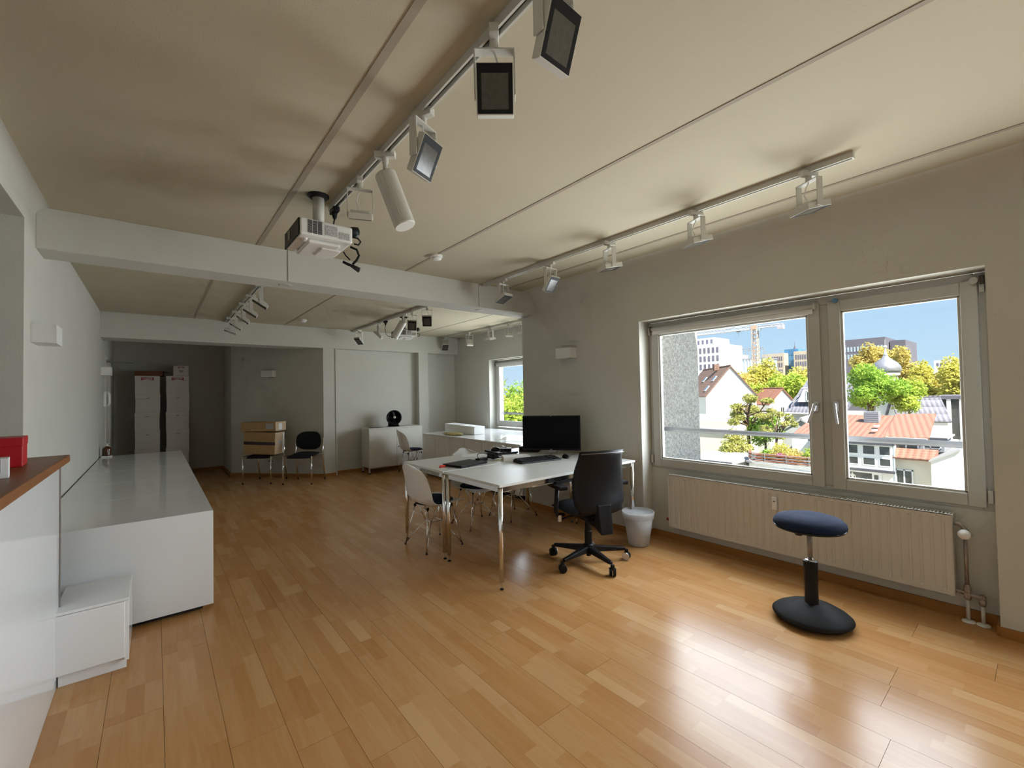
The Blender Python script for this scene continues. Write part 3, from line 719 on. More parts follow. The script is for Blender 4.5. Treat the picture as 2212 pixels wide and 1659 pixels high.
# --- stacking visitor chairs at the angled wall
def visitor_chair(label, loc, rz):
    """local: faces -y, width along x"""
    t = thing('visitor_chair', label, 'chair', loc, rz, 'dark visitor chairs at the angled wall')
    W, D = .225, .205
    # seat: soft rounded cushion
    v = []; f = []; nu, nv = 12, 10
    for side in (1, -1):
        for j in range(nv+1):
            for i in range(nu+1):
                u = -1+2*i/nu; w = -1+2*j/nv
                rr = max(abs(u), abs(w)); k = (abs(u)**4+abs(w)**4)**.25 or 1
                q = rr/k if k else 1
                x, y = u*W*.96*q, w*.215*q
                e = max(0, 1-rr**4)
                z = .445 + (.03*e if side == 1 else -.026*e) + .02*(y/.2) + (-.03*max(0, -w-.4)**2 if True else 0)
                v.append((x, y, z))
        o = (0 if side == 1 else (nu+1)*(nv+1))
        for j in range(nv):
            for i in range(nu):
                a = o+j*(nu+1)+i; q4 = (a, a+1, a+nu+2, a+nu+1)
                f.append(q4 if side == 1 else q4[::-1])
    MB().add(v, f).build('seat', 'black_fabric', t, smooth=True)
    # backrest, rounded shield
    v = []; f = []
    for side in (1, -1):
        for j in range(nv+1):
            for i in range(nu+1):
                u = -1+2*i/nu; w = -1+2*j/nv
                rr = max(abs(u), abs(w)); k = (abs(u)**4+abs(w)**4)**.25 or 1
                q = rr/k
                wd = .205 + .02*(1-w)*.5 - .02*max(0, w)**2
                if w < 0: wd -= .05*w*w
                x = u*wd*q; z = .658 + w*.152*q
                e = max(0, 1-rr**4)
                y = .215 + .06*(z-.6) + .05*(x/.2)**2*-1 + (-.018*e if side == 1 else .016*e)
                v.append((x, y, z))
        o = (0 if side == 1 else (nu+1)*(nv+1))
        for j in range(nv):
            for i in range(nu):
                a = o+j*(nu+1)+i; q4 = (a, a+1, a+nu+2, a+nu+1)
                f.append(q4 if side == 1 else q4[::-1])
    MB().add(v, f).build('backrest', 'black_fabric', t, smooth=True)
    for s in (-1, 1):
        lg = MB().tube([(s*.232,-.205,.012),(s*.232,-.20,.448)], .0115, 10).build('leg', 'chrome', t, smooth=True)
        MB().lathe([(.013,0),(.013,.014)], 10, c=(s*.232,-.205,0)).build('foot_cap', 'black_rubber', lg)
        lg = MB().tube([(s*.232,.255,.012),(s*.232,.215,.30),(s*.232,.19,.46),(s*.232,.205,.70)], .0115, 10).build('leg', 'chrome', t, smooth=True)
        MB().lathe([(.013,0),(.013,.014)], 10, c=(s*.232,.255,0)).build('foot_cap', 'black_rubber', lg)
        MB().tube([(s*.232,-.20,.44),(s*.232,.195,.435)], .010, 8).build('side_rail', 'chrome', t)
    MB().tube([(-.232,-.15,.415),(.232,-.15,.415)], .009, 8).build('cross_bar', 'chrome', t)
    return t
crz = math.atan2(-.66, .75)
visitor_chair('dark upholstered visitor chair loaded with brown cardboard boxes', (1.41, 8.29, 0), crz)
visitor_chair('empty dark upholstered visitor chair with chrome legs at the angled wall', (1.895, 7.775, 0), crz)
# boxes on the left visitor chair
t = thing('cardboard_box', 'brown cardboard box with dark tape leaning on the left visitor chair', 'box', (1.40, 8.28, .472), crz)
M = Ry(R_(2.5))
MB().box(-.26,.26,-.13,.15,0,.36, M).build('carton', 'cardboard', t, bevel=.004)
MB().box(-.2605,.2605,-.1305,.1505,.155,.205, M).build('tape_band', 'tape_dark', t)
MB().box(.2602,.2612,-.12,.14,.003,.357, M).build('end_tape', 'cardboard_pale', t)
MB().box(.2614,.2622,-.03,.07,.16,.22, M).build('address_label', 'label_grey', t)
MB().box(.2614,.262,.10,.14,.02,.34, M).build('white_tape', 'paper', t)
t = thing('long_cardboard_box', 'long brown cardboard box lying on top of the taped box', 'box', (1.41, 8.27, .848), crz)
B(-.30,.28,-.15,.16,0,.15).build('carton', 'cardboard', t, bevel=.004)
B(.2802,.2812,-.145,.155,.003,.148).build('end_panel', 'cardboard_pale', t)
B(.12,.245,-.1512,-.1502,.035,.125).build('shipping_label', 'label_grey', t)
B(.2814,.2822,-.06,.04,.02,.12).build('white_label', 'paper', t)
B(.05,.281,-.02,.03,.1502,.1512).build('packing_tape', 'paper', t)

# --- metal cabinet with fan
t = thing('metal_cabinet', 'white two-door metal cabinet on legs against the back wall', 'cabinet', (3.47, 7.645, 0))
w = .525
B(-w,w,.02,.36,.11,.805).build('body', 'white_metal', t, bevel=.002)
B(-w-.002,w+.002,.0,.362,.795,.812).build('top', 'white_metal', t, bevel=.002)
B(-w+.003,-.0015,.0,.02,.113,.793).build('door', 'white_metal', t, bevel=.002)
dr = B(.0015,w-.003,.0,.02,.113,.793).build('door', 'white_metal', t, bevel=.002)
MB().lathe([(.0,.004),(.011,.004),(.012,0)], 14, M=T(.035,.0,.45)@Rx(R_(90))).build('lock', 'slot_dark', dr)
for sx_ in (-1, 1):
    for yy in (.02, .33):
        l = B(sx_*(w-.015)-.0125,sx_*(w-.015)+.0125,yy,yy+.025,.02,.11).build('leg', 'alu', t)
        B(sx_*(w-.015)-.014,sx_*(w-.015)+.014,yy-.001,yy+.026,0,.02).build('leg_foot', 'black_rubber', l)
for yy in (.02, .33): B(-w,w,yy,yy+.025,.092,.112).build('base_rail', 'alu', t)
t = thing('table_fan', 'round black table fan on top of the metal cabinet', 'fan', (3.49, 7.82, .812), R_(-12))
M = T(0,-.03,.165)@Rx(R_(78))
MB().lathe([(.118,-.05),(.135,-.04),(.142,0),(.138,.045),(.120,.055),(.112,.045),(.118,0),(.110,-.045)], 36, M=M, close=True).build('housing_ring', 'black_gloss', t, smooth=True)
gl = MB()
for k in range(6): gl.lathe([(.02+k*.018-.0015,.05),(.02+k*.018+.0015,.05),(.02+k*.018,.053)], 30, M=M, close=True)
for k in range(16):
    a = 2*PI*k/16; gl.tube([M@Vector((.02*math.cos(a),.02*math.sin(a),.052)), M@Vector((.118*math.cos(a),.118*math.sin(a),.05))], .0016, 5)
gl.build('front_grille', 'black_gloss', t)
MB().lathe([(.0,.062),(.022,.058),(.024,.05)], 18, M=M).build('grille_badge', 'alu', t)
for k in range(4):
    A = M@Matrix.Rotation(2*PI*k/4, 4, 'Z')@T(0,0,.01)
    MB().add([(.02,-.012,-.01),(.10,-.045,-.02),(.105,.03,.02),(.02,.012,.01)], [(0,1,2,3)], A).build('blade', 'black_plastic', t, solid=.003)
MB().lathe([(.03,-.02),(.03,.03),(.0,.034)], 18, M=M).build('hub', 'black_plastic', t)
MB().lathe([(.0,-.10),(.06,-.095),(.105,-.07),(.125,-.045)], 30, M=M).build('rear_shell', 'black_gloss', t, smooth=True)
MB().prism([(-.10,-.05),(.10,-.05),(.115,.06),(-.115,.06)], 0, .02).prism([(-.10,.02),(.10,.02),(.09,.07),(-.09,.07)], .02, .12).build('stand', 'black_gloss', t, bevel=.008)
tag(B(-.10,.10,-.07,.07,0,.008).build('magazine', 'tape_dark', loc=(3.13,7.80,.812), rot=(0,0,R_(10)), bevel=.001), 'thin dark red magazine lying on the left end of the metal cabinet', 'magazine')

# --- low cabinets below the far window
k = 0
names_ = ['low white cabinet at the front left of the block under the far window', 'middle low white cabinet of the front row under the far window', 'low white cabinet of the front row nearest the desk',
          'low white cabinet at the rear left under the far window', 'middle low white cabinet directly under the far window', 'low white cabinet of the rear row nearest the wall corner']
for row, (xa, xb) in enumerate(((3.66, 4.355), (4.36, 5.04))):
    for j in range(3):
        yb = 7.0 - j*.90; ya = yb-.897
        t = thing('low_cabinet', names_[k], 'cabinet', (xa, ya, 0), 0, 'low white cabinets under the far window'); k += 1
        L, Wd = yb-ya, xb-xa
        B(.02,Wd,0,L,.06,.70).build('body', 'white_matt', t, bevel=.002)
        B(-.004,Wd,0,L,.70,.722).build('top', 'white_lacquer', t, bevel=.0015)
        B(.05,Wd-.05,.04,L-.04,0,.06).build('plinth', 'gap_shade', t)
        if row == 0:
            for q in range(2): B(.0,.02,q*L/2+.003,(q+1)*L/2-.003,.065,.697).build('door', 'white_matt', t, bevel=.002)
t = thing('long_white_box', 'long white cardboard box lying on the low cabinets', 'box', (4.13, 6.38, .7365), R_(-87))
M = Ry(R_(1.6))
MB().box(-.43,.43,-.11,.11,0,.13, M).build('carton', 'paper', t, bevel=.004)
MB().box(-.30,.0,-.06,.05,.1302,.1312, M).build('print_mark', 'label_grey', t)
MB().box(-.0,.43,.1102,.111,.01,.09, M).build('side_print', 'label_grey', t)
# crumpled bags
def crumple(name, label, cat, loc, dims, m, seed, rz=0):
    bm = bmesh.new(); bmesh.ops.create_icosphere(bm, subdivisions=4, radius=1)
    r = random.Random(seed); dirs = [(Vector((r.gauss(0,1),r.gauss(0,1),r.gauss(0,1))).normalized(), r.uniform(2,7), r.uniform(0,6)) for _ in range(14)]
    for v in bm.verts:
        d = sum(math.sin(a.dot(v.co)*f_+p_) for a, f_, p_ in dirs)/len(dirs)
        v.co *= 1+.45*d
        v.co.x *= dims[0]; v.co.y *= dims[1]; v.co.z = max(v.co.z, -.55)*dims[2]+.55*dims[2]
    me = bpy.data.meshes.new(name); bm.to_mesh(me); bm.free()
    return tag(finish(me, name, m, None, True, loc=loc, rot=(0,0,rz)), label, cat)
crumple('crumpled_bag', 'crumpled clear plastic bag on the low cabinets behind the desk', 'bag', (3.86,4.62,.723), (.20,.30,.05), 'clear_bag', 4, .4)
crumple('film_bag', 'yellowish plastic bag beside the long white box', 'bag', (3.83,6.24,.723), (.11,.24,.03), 'bag_yellow', 9, 0)

# --- desks
def make_table(label, x0, y0, tray):
    L, Wd = 1.60, .755
    t = thing('desk', label, 'desk', (x0, y0, 0), 0, 'two white desks pushed together')
    B(0,L,0,Wd,.721,.740).build('tabletop', 'tabletop', t, bevel=.0012)
    in_ = .022
    for xx in (in_, L-in_):
        for yy in (in_, Wd-in_):
            l = MB().tube([(xx,yy,.055),(xx,yy,.7205)], .0175, 18).build('leg', 'chrome', t, smooth=True)
            MB().tube([(xx,yy,.012),(xx,yy,.056)], .005, 8).build('foot_screw', 'chrome', l)
            MB().lathe([(.014,0),(.014,.006),(.008,.012)], 16, c=(xx,yy,0)).build('foot_disc', 'black_rubber', l)
    for yy in (in_, Wd-in_): B(in_,L-in_,yy-.008,yy+.008,.682,.7205).build('side_rail', 'chrome', t, bevel=.003)
    for xx in (in_, L-in_): B(xx-.008,xx+.008,in_,Wd-in_,.682,.7205).build('end_rail', 'chrome', t, bevel=.003)
    if tray:
        MB().box(.62,1.06,.06,.30,.645,.690).build('cable_tray', 'black_plastic', t, bevel=.003)
        MB().box(.38,.61,.08,.30,.655,.690).build('drawer_box', 'white_metal', t, bevel=.003)
    return t
make_table('white desk with chrome legs in front, by the black office chair', 1.875, 2.455, True)
make_table('white desk with chrome legs behind the front desk', 1.875, 3.235, False)
ZT = .7405
# monitor
mdir = math.atan2(-.81, .587)
t = thing('monitor', 'large black computer monitor on the rear desk', 'monitor', (3.215, 3.30, ZT), mdir)
B(-.305,.305,-.012,.022,.045,.405).build('panel', 'black_plastic', t, bevel=.004)
B(-.296,.296,-.0135,-.0118,.062,.396).build('screen', 'screen_black', t)
B(-.3065,.3065,.004,.0225,.0435,.4065).build('rear_shell', 'grey_metal', t, bevel=.004)
MB().lathe([(.0,.0),(.004,0)], 10, M=T(0,-.0137,.4005)@Rx(R_(90))).build('webcam', 'alu', t)
B(-.010,.010,-.0137,-.0118,.050,.0565).build('maker_badge', 'alu', t)
MB().box(-.04,.04,.022,.04,.02,.22).build('stand_neck', 'alu', t, bevel=.006)
MB().box(-.13,.13,-.08,.11,0,.012).build('stand_base', 'alu', t, bevel=.005)
t = thing('mini_computer', 'flat black computer box standing left behind the monitor', 'computer', (3.21, 3.63, ZT), mdir)
B(-.12,.10,-.04,.14,0,.062).build('case', 'black_plastic', t, bevel=.004)
B(-.10,.06,-.0412,-.0398,.015,.03).build('vent_strip', 'black_gloss', t)
# keyboard
t = thing('keyboard', 'black computer keyboard on the front desk', 'keyboard', (2.81, 3.075, ZT), R_(-9))
MB().add([(-.225,-.08,.004),(.225,-.08,.004),(.225,.08,.004),(-.225,.08,.004),(-.222,-.077,.014),(.222,-.077,.014),(.222,.077,.030),(-.222,.077,.030)],
         [(0,3,2,1),(4,5,6,7),(0,1,5,4),(1,2,6,5),(2,3,7,6),(3,0,4,7)]).build('case', 'black_plastic', t, bevel=.002)
ks = MB()
for r in range(6):
    yk = -.062+r*.0235+(.006 if r == 5 else 0); zk = .016+ (yk+.077)/.154*.016
    c = 0; x = -.212
    while x < .2:
        wk = .0165 if not (r == 0 and 3 <= c <= 3) else .105
        if not (-.212+.305 < x < -.212+.318 or .125 < x < .135): ks.box(x, x+wk, yk-.008, yk+.008, zk-.004, zk+.005)
        x += wk+.0028; c += 1
ks.build('keycaps', 'black_rubber', t)
for s in (-1, 1): B(s*.2-.01,s*.2+.01,.05,.07,0,.01).build('foot', 'black_rubber', t)
# mouse
def mouse(label, loc, rz, m='black_gloss'):
    bm = bmesh.new(); bmesh.ops.create_uvsphere(bm, u_segments=18, v_segments=12, radius=1)
    for v in bm.verts:
        v.co.z = max(v.co.z, -.15)
        v.co = Vector((v.co.x*.031*(1-.1*v.co.y), v.co.y*.054, (v.co.z+.15)*.031))
    me = bpy.data.meshes.new('shell'); bm.to_mesh(me); bm.free()
    t = thing('computer_mouse', label, 'mouse', loc, rz)
    finish(me, 'shell', m, t, True)
    MB().lathe([(.008,-.003),(.009,0),(.008,.003)], 14, M=T(0,.03,.026)@Ry(R_(90))).build('scroll_wheel', 'black_rubber', t)
    return t
mouse('black computer mouse right of the keyboard', (3.13, 3.02, ZT), R_(-20))
# laptops
def laptop(label, loc, rz):
    t = thing('laptop', label, 'laptop', loc, rz, 'closed black laptops on the desks')
    B(-.17,.17,-.12,.12,.003,.013).build('base', 'black_plastic', t, bevel=.003)
    B(-.17,.17,-.12,.12,.0135,.021).build('lid', 'black_plastic', t, bevel=.003)
    for sx_ in (-1, 1):
        for sy in (-1, 1): MB().lathe([(.008,0),(.008,.004)], 8, c=(sx_*.15,sy*.10,0)).build('foot', 'black_rubber', t)
    MB().tube([(-.13,.122,.013),(.13,.122,.013)], .006, 8).build('hinge', 'black_plastic', t)
    return t
laptop('closed black laptop at the left end of the desks beside the cable bundle', (2.205, 3.395, ZT), R_(12))
laptop('closed black laptop on the rear desk with a mouse and charger lying on it', (2.94, 3.81, ZT), R_(80))
mouse('black mouse lying on the closed laptop of the rear desk', (2.92, 3.88, ZT+.021), R_(70))
t = thing('charger', 'black laptop charger with cable on the rear laptop', 'charger', (2.97, 3.76, ZT+.021), R_(-40))
B(-.06,.06,-.03,.03,0,.03).build('brick', 'black_plastic', t, bevel=.005)
MB().tube([(-.06,0,.015),(-.075,.02,.012),(-.07,.05,.012),(-.03,.06,.02),(.0,.05,.034)], .004, 8).build('cord', 'black_rubber', t, smooth=True)
t = thing('power_adapter', 'black power adapter with bundled cable beside the left laptop', 'charger', (2.44, 3.46, ZT), R_(15))
B(-.07,.05,-.03,.03,0,.032).build('brick', 'black_plastic', t, bevel=.005)
cb = MB(); r = random.Random(5)
for k in range(7):
    a0 = r.uniform(0,PI)
    pts = []
    for q in range(17):
        a = 2*PI*q/16
        pts.append((.14+.075*math.cos(a)+r.uniform(-.004,.004), -.02+.030*math.sin(a)*(1+.25*math.sin(a0)), .02+.012*math.sin(a*2+a0)+.012*k/3))
    cb.tube(pts, .0032, 6)
cb.tube([(.05,0,.016),(.07,-.01,.03),(.10,0,.045),(.14,.01,.04)], .004, 6)
cb.tube([(-.06,.0,.033),(-.05,.02,.06),(-.01,.03,.075),(.05,.02,.07),(.10,.0,.05)], .0035, 6)
cb.tube([(.19,-.02,.02),(.25,-.05,.025),(.30,-.03,.045),(.33,0,.075)], .0045, 6)
cb.tube([(.18,-.04,.012),(.24,-.09,.008),(.30,-.09,.02),(.34,-.05,.05)], .0045, 6)
cb.build('coiled_cable', 'black_rubber', t, smooth=True)
B(.115,.125,-.06,.03,.01,.06).build('cable_tie', 'black_rubber', t)
B(.17,.20,-.115,-.10,.0,.008).build('metal_plug', 'alu', t)
t = thing('red_lanyard', 'small red ribbon peeking out beside the left laptop', 'lanyard', (1.985, 3.425, ZT), R_(20))
MB().tube([(-.04,-.01,.008),(-.02,.012,.016),(0,-.006,.012),(.02,.01,.012),(.05,0,.006)], .006, 6).build('ribbon', 'red_cloth', t, smooth=True)
MB().tube([(-.04,.01,.006),(-.01,-.012,.006),(.03,-.01,.006)], .006, 6).build('ribbon_loop', 'red_cloth', t, smooth=True)
t = thing('white_book_box', 'flat white box lying behind the keyboard', 'box', (2.71, 3.275, ZT), R_(-30))
B(-.13,.13,-.06,.10,0,.038).build('carton', 'carton_white', t, bevel=.002)
B(-.131,.131,-.061,.101,.037,.041).build('cover', 'paper', t, bevel=.001)
tag(MB().box(-.038,.038,-.038,.038,0,.003).build('sticky_notes', 'note_yellow', loc=(2.60,3.40,ZT), rot=(0,0,.3)), 'small pale yellow sticky note on the desk between adapter and keyboard', 'note')
tag(MB().box(-.105,.105,-.148,.148,0,.0012).build('paper_sheet', 'paper', loc=(2.62,3.83,ZT), rot=(0,0,.9)), 'white paper sheet lying near the back edge of the rear desk', 'paper')
tag(MB().box(-.07,.07,-.02,.02,0,.012).build('adapter_stick', 'alu', loc=(3.30,3.06,ZT), rot=(0,0,.1), bevel=.003), 'slim silver stick lying right of the mouse', 'stick')

# --- white shell chairs with wire base
def shell_chair(label, loc, rz):
    """local: faces +x"""
    t = thing('shell_chair', label, 'chair', loc, rz, 'white plastic shell chairs with wire legs')
    prof = [(.235,.418,.185),(.215,.436,.205),(.16,.442,.225),(.06,.432,.232),(-.06,.422,.235),(-.14,.432,.234),(-.19,.470,.230),(-.215,.54,.224),(-.23,.62,.215),(-.248,.70,.20),(-.265,.765,.172),(-.278,.805,.125),(-.282,.822,.07)]
    nu = 12; v = []; f = []
    for j, (x, z, w) in enumerate(prof):
        bk = min(1, max(0, (j-4)/3.0))          # 0 seat, 1 back
        for i in range(nu+1):
            u = -1+2*i/nu; e = abs(u)**2.6
            v.append((x + bk*.075*e*(1 if j < 10 else .6), u*w, z-.036 + (1-bk)*.024*e*(0.45 if j < 2 else 1) + (0.02*e if bk > 0 and j < 8 else 0) - (.03*e if j >= 11 else 0)))
    for j in range(len(prof)-1):
        for i in range(nu): a = j*(nu+1)+i; f.append((a, a+nu+1, a+nu+2, a+1))
    MB().add(v, f).build('shell', 'white_plastic', t, smooth=True, solid=.006, sub=1)
    v = []; f = []; ns = 28
    rings = [(0,.042),(.55,.040),(.85,.032),(1.0,.014),(.99,.0),(.6,-.002)]
    pad = MB()
    for kk, zz in rings:
        for q in range(ns):
            a = 2*PI*q/ns; x = .01+.175*kk*math.cos(a); y = .175*kk*math.sin(a)
            v.append((x, y, .398+zz+.020*(abs(y)/.23)**2.6+.02*max(0,x-.05)))
    for j in range(len(rings)-1):
        for q in range(ns): f.append((j*ns+q, j*ns+(q+1)%ns, (j+1)*ns+(q+1)%ns, (j+1)*ns+q))
    pad.add(v, f).build('seat_pad', 'navy_fabric', t, smooth=True)
    fx, fy = .185, .19
    rg = [(.055,.05),(.055,-.05),(-.055,-.05),(-.055,.05)]
    MB().tube([(x,y,.225) for x, y in rg]+[(rg[0][0],rg[0][1],.225)], .0042, 6, caps=False).build('cross_ring', 'chrome', t)
    for sx_ in (-1, 1):
        for sy in (-1, 1):
            Fp = (sx_*fx, sy*fy, .016); Mp = (sx_*.125, sy*.115, .366)
            l = MB().tube([Fp, Mp], .0055, 8).build('leg', 'chrome', t, smooth=True)
            MB().tube([Fp, (sx_*.055, sy*.05, .225)], .0045, 6).build('brace', 'chrome', t, smooth=True)
            MB().tube([(sx_*.055, sy*.05, .225), (-sx_*.125*.0+sx_*.02, sy*.115, .37)], .004, 6).build('upper_brace', 'chrome', t, smooth=True)
            MB().tube([(sx_*.055, sy*.05, .225), (sx_*.125, sy*.115*.35, .37)], .004, 6).build('upper_brace', 'chrome', t, smooth=True)
            MB().lathe([(.011,0),(.011,.006),(.006,.016)], 10, c=(sx_*fx*1.01, sy*fy*1.01, 0)).build('foot', 'foot_rubber', l)
            MB().lathe([(.012,-.008),(.012,.012)], 10, c=Mp).build('shock_mount', 'black_rubber', l)
    return t
c1 = shell_chair('white shell chair with dark pad at the left end of the desks', (2.005, 3.645, 0), R_(2))
def c_dup(label, loc, rz): return dup(c1, loc, rz, label)
c_dup('white shell chair behind the rear desk, its back showing over the desktop', (2.665, 3.905, 0), R_(-92))
c_dup('white shell chair under the rear desk beside the wall', (3.15, 3.88, 0), R_(-88))
c_dup('white shell chair with dark pad in front of the metal cabinet', (3.60, 7.28, 0), R_(-5))

# --- black office swivel chair
hd_ = math.atan2(.943, .332)
t = thing('office_chair', 'black office swivel chair with armrests in front of the desk', 'chair', (2.745, 2.41, 0), hd_ - PI/2)
# local: faces +y
for k in range(5):
    a = R_(90+36) + 2*PI*k/5 + R_(4)
    ca, sa = math.cos(a), math.sin(a)
    M = Rz(a)
    MB().add([(.03,-.028,.085),(.03,.028,.085),(.30,.015,.078),(.30,-.015,.078),(.03,-.024,.135),(.03,.024,.135),(.31,.012,.102),(.31,-.012,.102)],
             [(0,1,2,3),(7,6,5,4),(0,4,5,1),(1,5,6,2),(2,6,7,3),(3,7,4,0)], M).build('base_arm', 'black_plastic', t, bevel=.006)
    w = MB().lathe([(.012,-.012),(.029,-.011),(.031,0),(.029,.011),(.012,.012)], 20, M=T(ca*.318+.0*sa, sa*.318, .031)@Rz(a+.9)@Ry(R_(90))@T(0,0,-.014))
    w.lathe([(.012,-.012),(.029,-.011),(.031,0),(.029,.011),(.012,.012)], 20, M=T(ca*.318, sa*.318, .031)@Rz(a+.9)@Ry(R_(90))@T(0,0,.014))
    cs = w.build('caster', 'black_rubber', t, smooth=False)
    MB().lathe([(.031,-.003),(.0315,0),(.031,.003)], 20, M=T(ca*.318, sa*.318, .031)@Rz(a+.9)@Ry(R_(90))@T(0,0,-.026)).build('caster_rim', 'alu', cs)
    MB().box(ca*.318-.012,ca*.318+.012,sa*.318-.012,sa*.318+.012,.045,.085).build('caster_fork', 'black_plastic', cs, bevel=.003)
MB().lathe([(.0,.05),(.018,.05),(.02,.07),(.042,.075),(.045,.14),(.03,.15),(.03,.25),(.026,.255),(.026,.37)], 20).build('gas_column', 'black_plastic', t)
MB().box(-.08,.08,-.13,.10,.355,.40).box(-.03,.03,-.20,-.10,.34,.39).build('mechanism', 'black_plastic', t, bevel=.01)
MB().tube([(-.08,.05,.375),(-.17,.06,.36),(-.205,.06,.352)], [.008,.008,.011], 8).build('tilt_lever', 'black_plastic', t)
MB().tube([(-.245,.02,.35),(-.245,.02,.40)], .016, 14).build('arm_clamp', 'alu', t)
# seat cushion
def cushion(name, dims, zc, parent, m, front_drop=.02, y_off=0):
    v = []; f = []; nu = nv = 14
    for side in (1, -1):
        for j in range(nv+1):
            for i in range(nu+1):
                u = -1+2*i/nu; w = -1+2*j/nv; rr = max(abs(u), abs(w)); k = (abs(u)**4+abs(w)**4)**.25 or 1; q = rr/k
                e = max(0, 1-rr**5)
                v.append((u*dims[0]*q, y_off+w*dims[1]*q, zc + side*dims[2]*e - front_drop*max(0, w)**2))
        o = 0 if side == 1 else (nu+1)*(nv+1)
        for j in range(nv):
            for i in range(nu):
                a = o+j*(nu+1)+i; q4 = (a, a+1, a+nu+2, a+nu+1); f.append(q4 if side == 1 else q4[::-1])
    return MB().add(v, f).build(name, m, parent, smooth=True)
cushion('seat', (.25, .25, .045), .45, t, 'black_fabric', .03, .03)
# curved backrest
v = []; f = []; nu, nv = 12, 16
def back_pt(u, w, off):
    s = (w+1)/2
    z = .455 + s*.475
    hw = .205 + .022*math.sin(PI*min(1, s*1.15)) - .018*s*s - (.02 if s < .12 else 0)
    prf = -.235 + .035*math.sin(s*PI*1.0)*.6 - .055*(s-.35)**2*2 - .0
    return (u*hw, prf + .045*u*u + off, z + (.006*(1-u*u) if w > .9 else 0))
for side, off in ((1, .022), (-1, -.022)):
    for j in range(nv+1):
        for i in range(nu+1):
            u = -1+2*i/nu; w = -1+2*j/nv; rr = max(abs(u)**7, abs(w)**9)
            v.append(back_pt(u, w, off*(1-rr*.6)))
n1 = (nu+1)*(nv+1)
for j in range(nv):
    for i in range(nu):
        a = j*(nu+1)+i; f.append((a+1, a, a+nu+1, a+nu+2)); b = n1+a; f.append((b, b+1, b+nu+2, b+nu+1))
for i in range(nu):
    f.append((i, i+1, n1+i+1, n1+i)); a = nv*(nu+1)+i; f.append((a+1, a, n1+a, n1+a+1))
for j in range(nv):
    a = j*(nu+1); f.append((a+nu+1, a, n1+a, n1+a+nu+1)); a += nu; f.append((a, a+nu+1, n1+a+nu+1, n1+a))
bk = MB().add(v, f).build('backrest', 'black_plastic', t, smooth=True)
mb = MB(); mb.tube([tuple(Vector(back_pt(-1+2*i/12, .93, -.024))) for i in range(13)], .0022, 6); mb.build('piping', 'grey_metal', bk)
MB().lathe([(.0,.003),(.006,.003),(.006,0)], 10, M=T(*back_pt(-1, -.25, .0))@Ry(R_(-90))).build('bolt', 'alu', bk)
MB().add([(-.055,-.295,.30),(.055,-.295,.30),(.06,-.262,.52),(-.06,-.262,.52),(-.055,-.19,.34),(.055,-.19,.34),(.06,-.235,.52),(-.06,-.235,.52)],
         [(0,1,2,3),(7,6,5,4),(0,4,5,1),(1,5,6,2),(2,6,7,3),(3,7,4,0)]).box(-.05,.05,-.26,-.08,.335,.385).build('back_support', 'black_plastic', t, bevel=.008)
for s in (-1, 1):
    MB().tube([(s*.20,.03,.395),(s*.262,.03,.40),(s*.272,.03,.44),(s*.272,.0,.62)], [.016,.018,.020,.018], 10).build('arm_post', 'black_plastic', t, smooth=True)
    MB().prism([(-.035,-.13),(.035,-.13),(.042,-.05),(.042,.06),(.03,.13),(-.03,.13),(-.042,.06),(-.042,-.05)], .625, .655, T(s*.275,-.0,0)).build('arm_pad', 'black_rubber', t, bevel=.008)

# --- waste bin
t = thing('waste_bin', 'frosted white plastic waste bin beside the window niche', 'bin', (3.385, 2.375, 0), 0)
MB().lathe([(.0,.006),(.085,.006),(.090,.010),(.132,.285)], 40).build('bucket', 'frosted', t, smooth=True, solid=.002)
MB().lathe([(.131,.245),(.138,.247),(.143,.300),(.139,.303),(.134,.29)], 40).build('rim', 'frosted', t, smooth=True)

# --- active sitting stool
t = thing('sit_stand_stool', 'dark blue swivel stool on a black dome base in front of the radiator', 'stool', (3.03, .925, 0), R_(20))
MB().lathe([(.0,.0),(.10,.0),(.185,.014),(.203,.030),(.205,.036),(.19,.05),(.14,.078),(.09,.094),(.05,.104),(.042,.106)], 48).build('dome_base', 'black_rubber', t, smooth=True)
MB().lathe([(.036,.10),(.034,.20),(.037,.33),(.037,.352),(.030,.356)], 24).build('outer_column', 'black_plastic', t)
MB().lathe([(.031,.35),(.028,.36),(.02,.362)], 20).build('column_ring', 'chrome', t)
MB().tube([(0,0,.35),(0,0,.545)], .014, 16).build('piston', 'grey_metal', t, smooth=True)
MB().lathe([(.03,.51),(.035,.52),(.035,.54),(.06,.545)], 20).build('seat_socket', 'black_plastic', t)
for q in range(3):
    a = 2*PI*q/3+.5; MB().lathe([(.018,.522),(.022,.53),(.022,.55)], 14, c=(.11*math.cos(a),.11*math.sin(a),0)).build('seat_screw_cover', 'black_plastic', t)
MB().lathe([(.0,.535),(.14,.536),(.176,.546),(.186,.556),(.18,.56)], 44).build('seat_pan', 'black_gloss', t, smooth=True)
MB().lathe([(.18,.556),(.187,.568),(.183,.588),(.165,.606),(.12,.620),(.06,.624),(.0,.622)], 44).build('seat_cushion', 'blue_fabric', t, smooth=True)
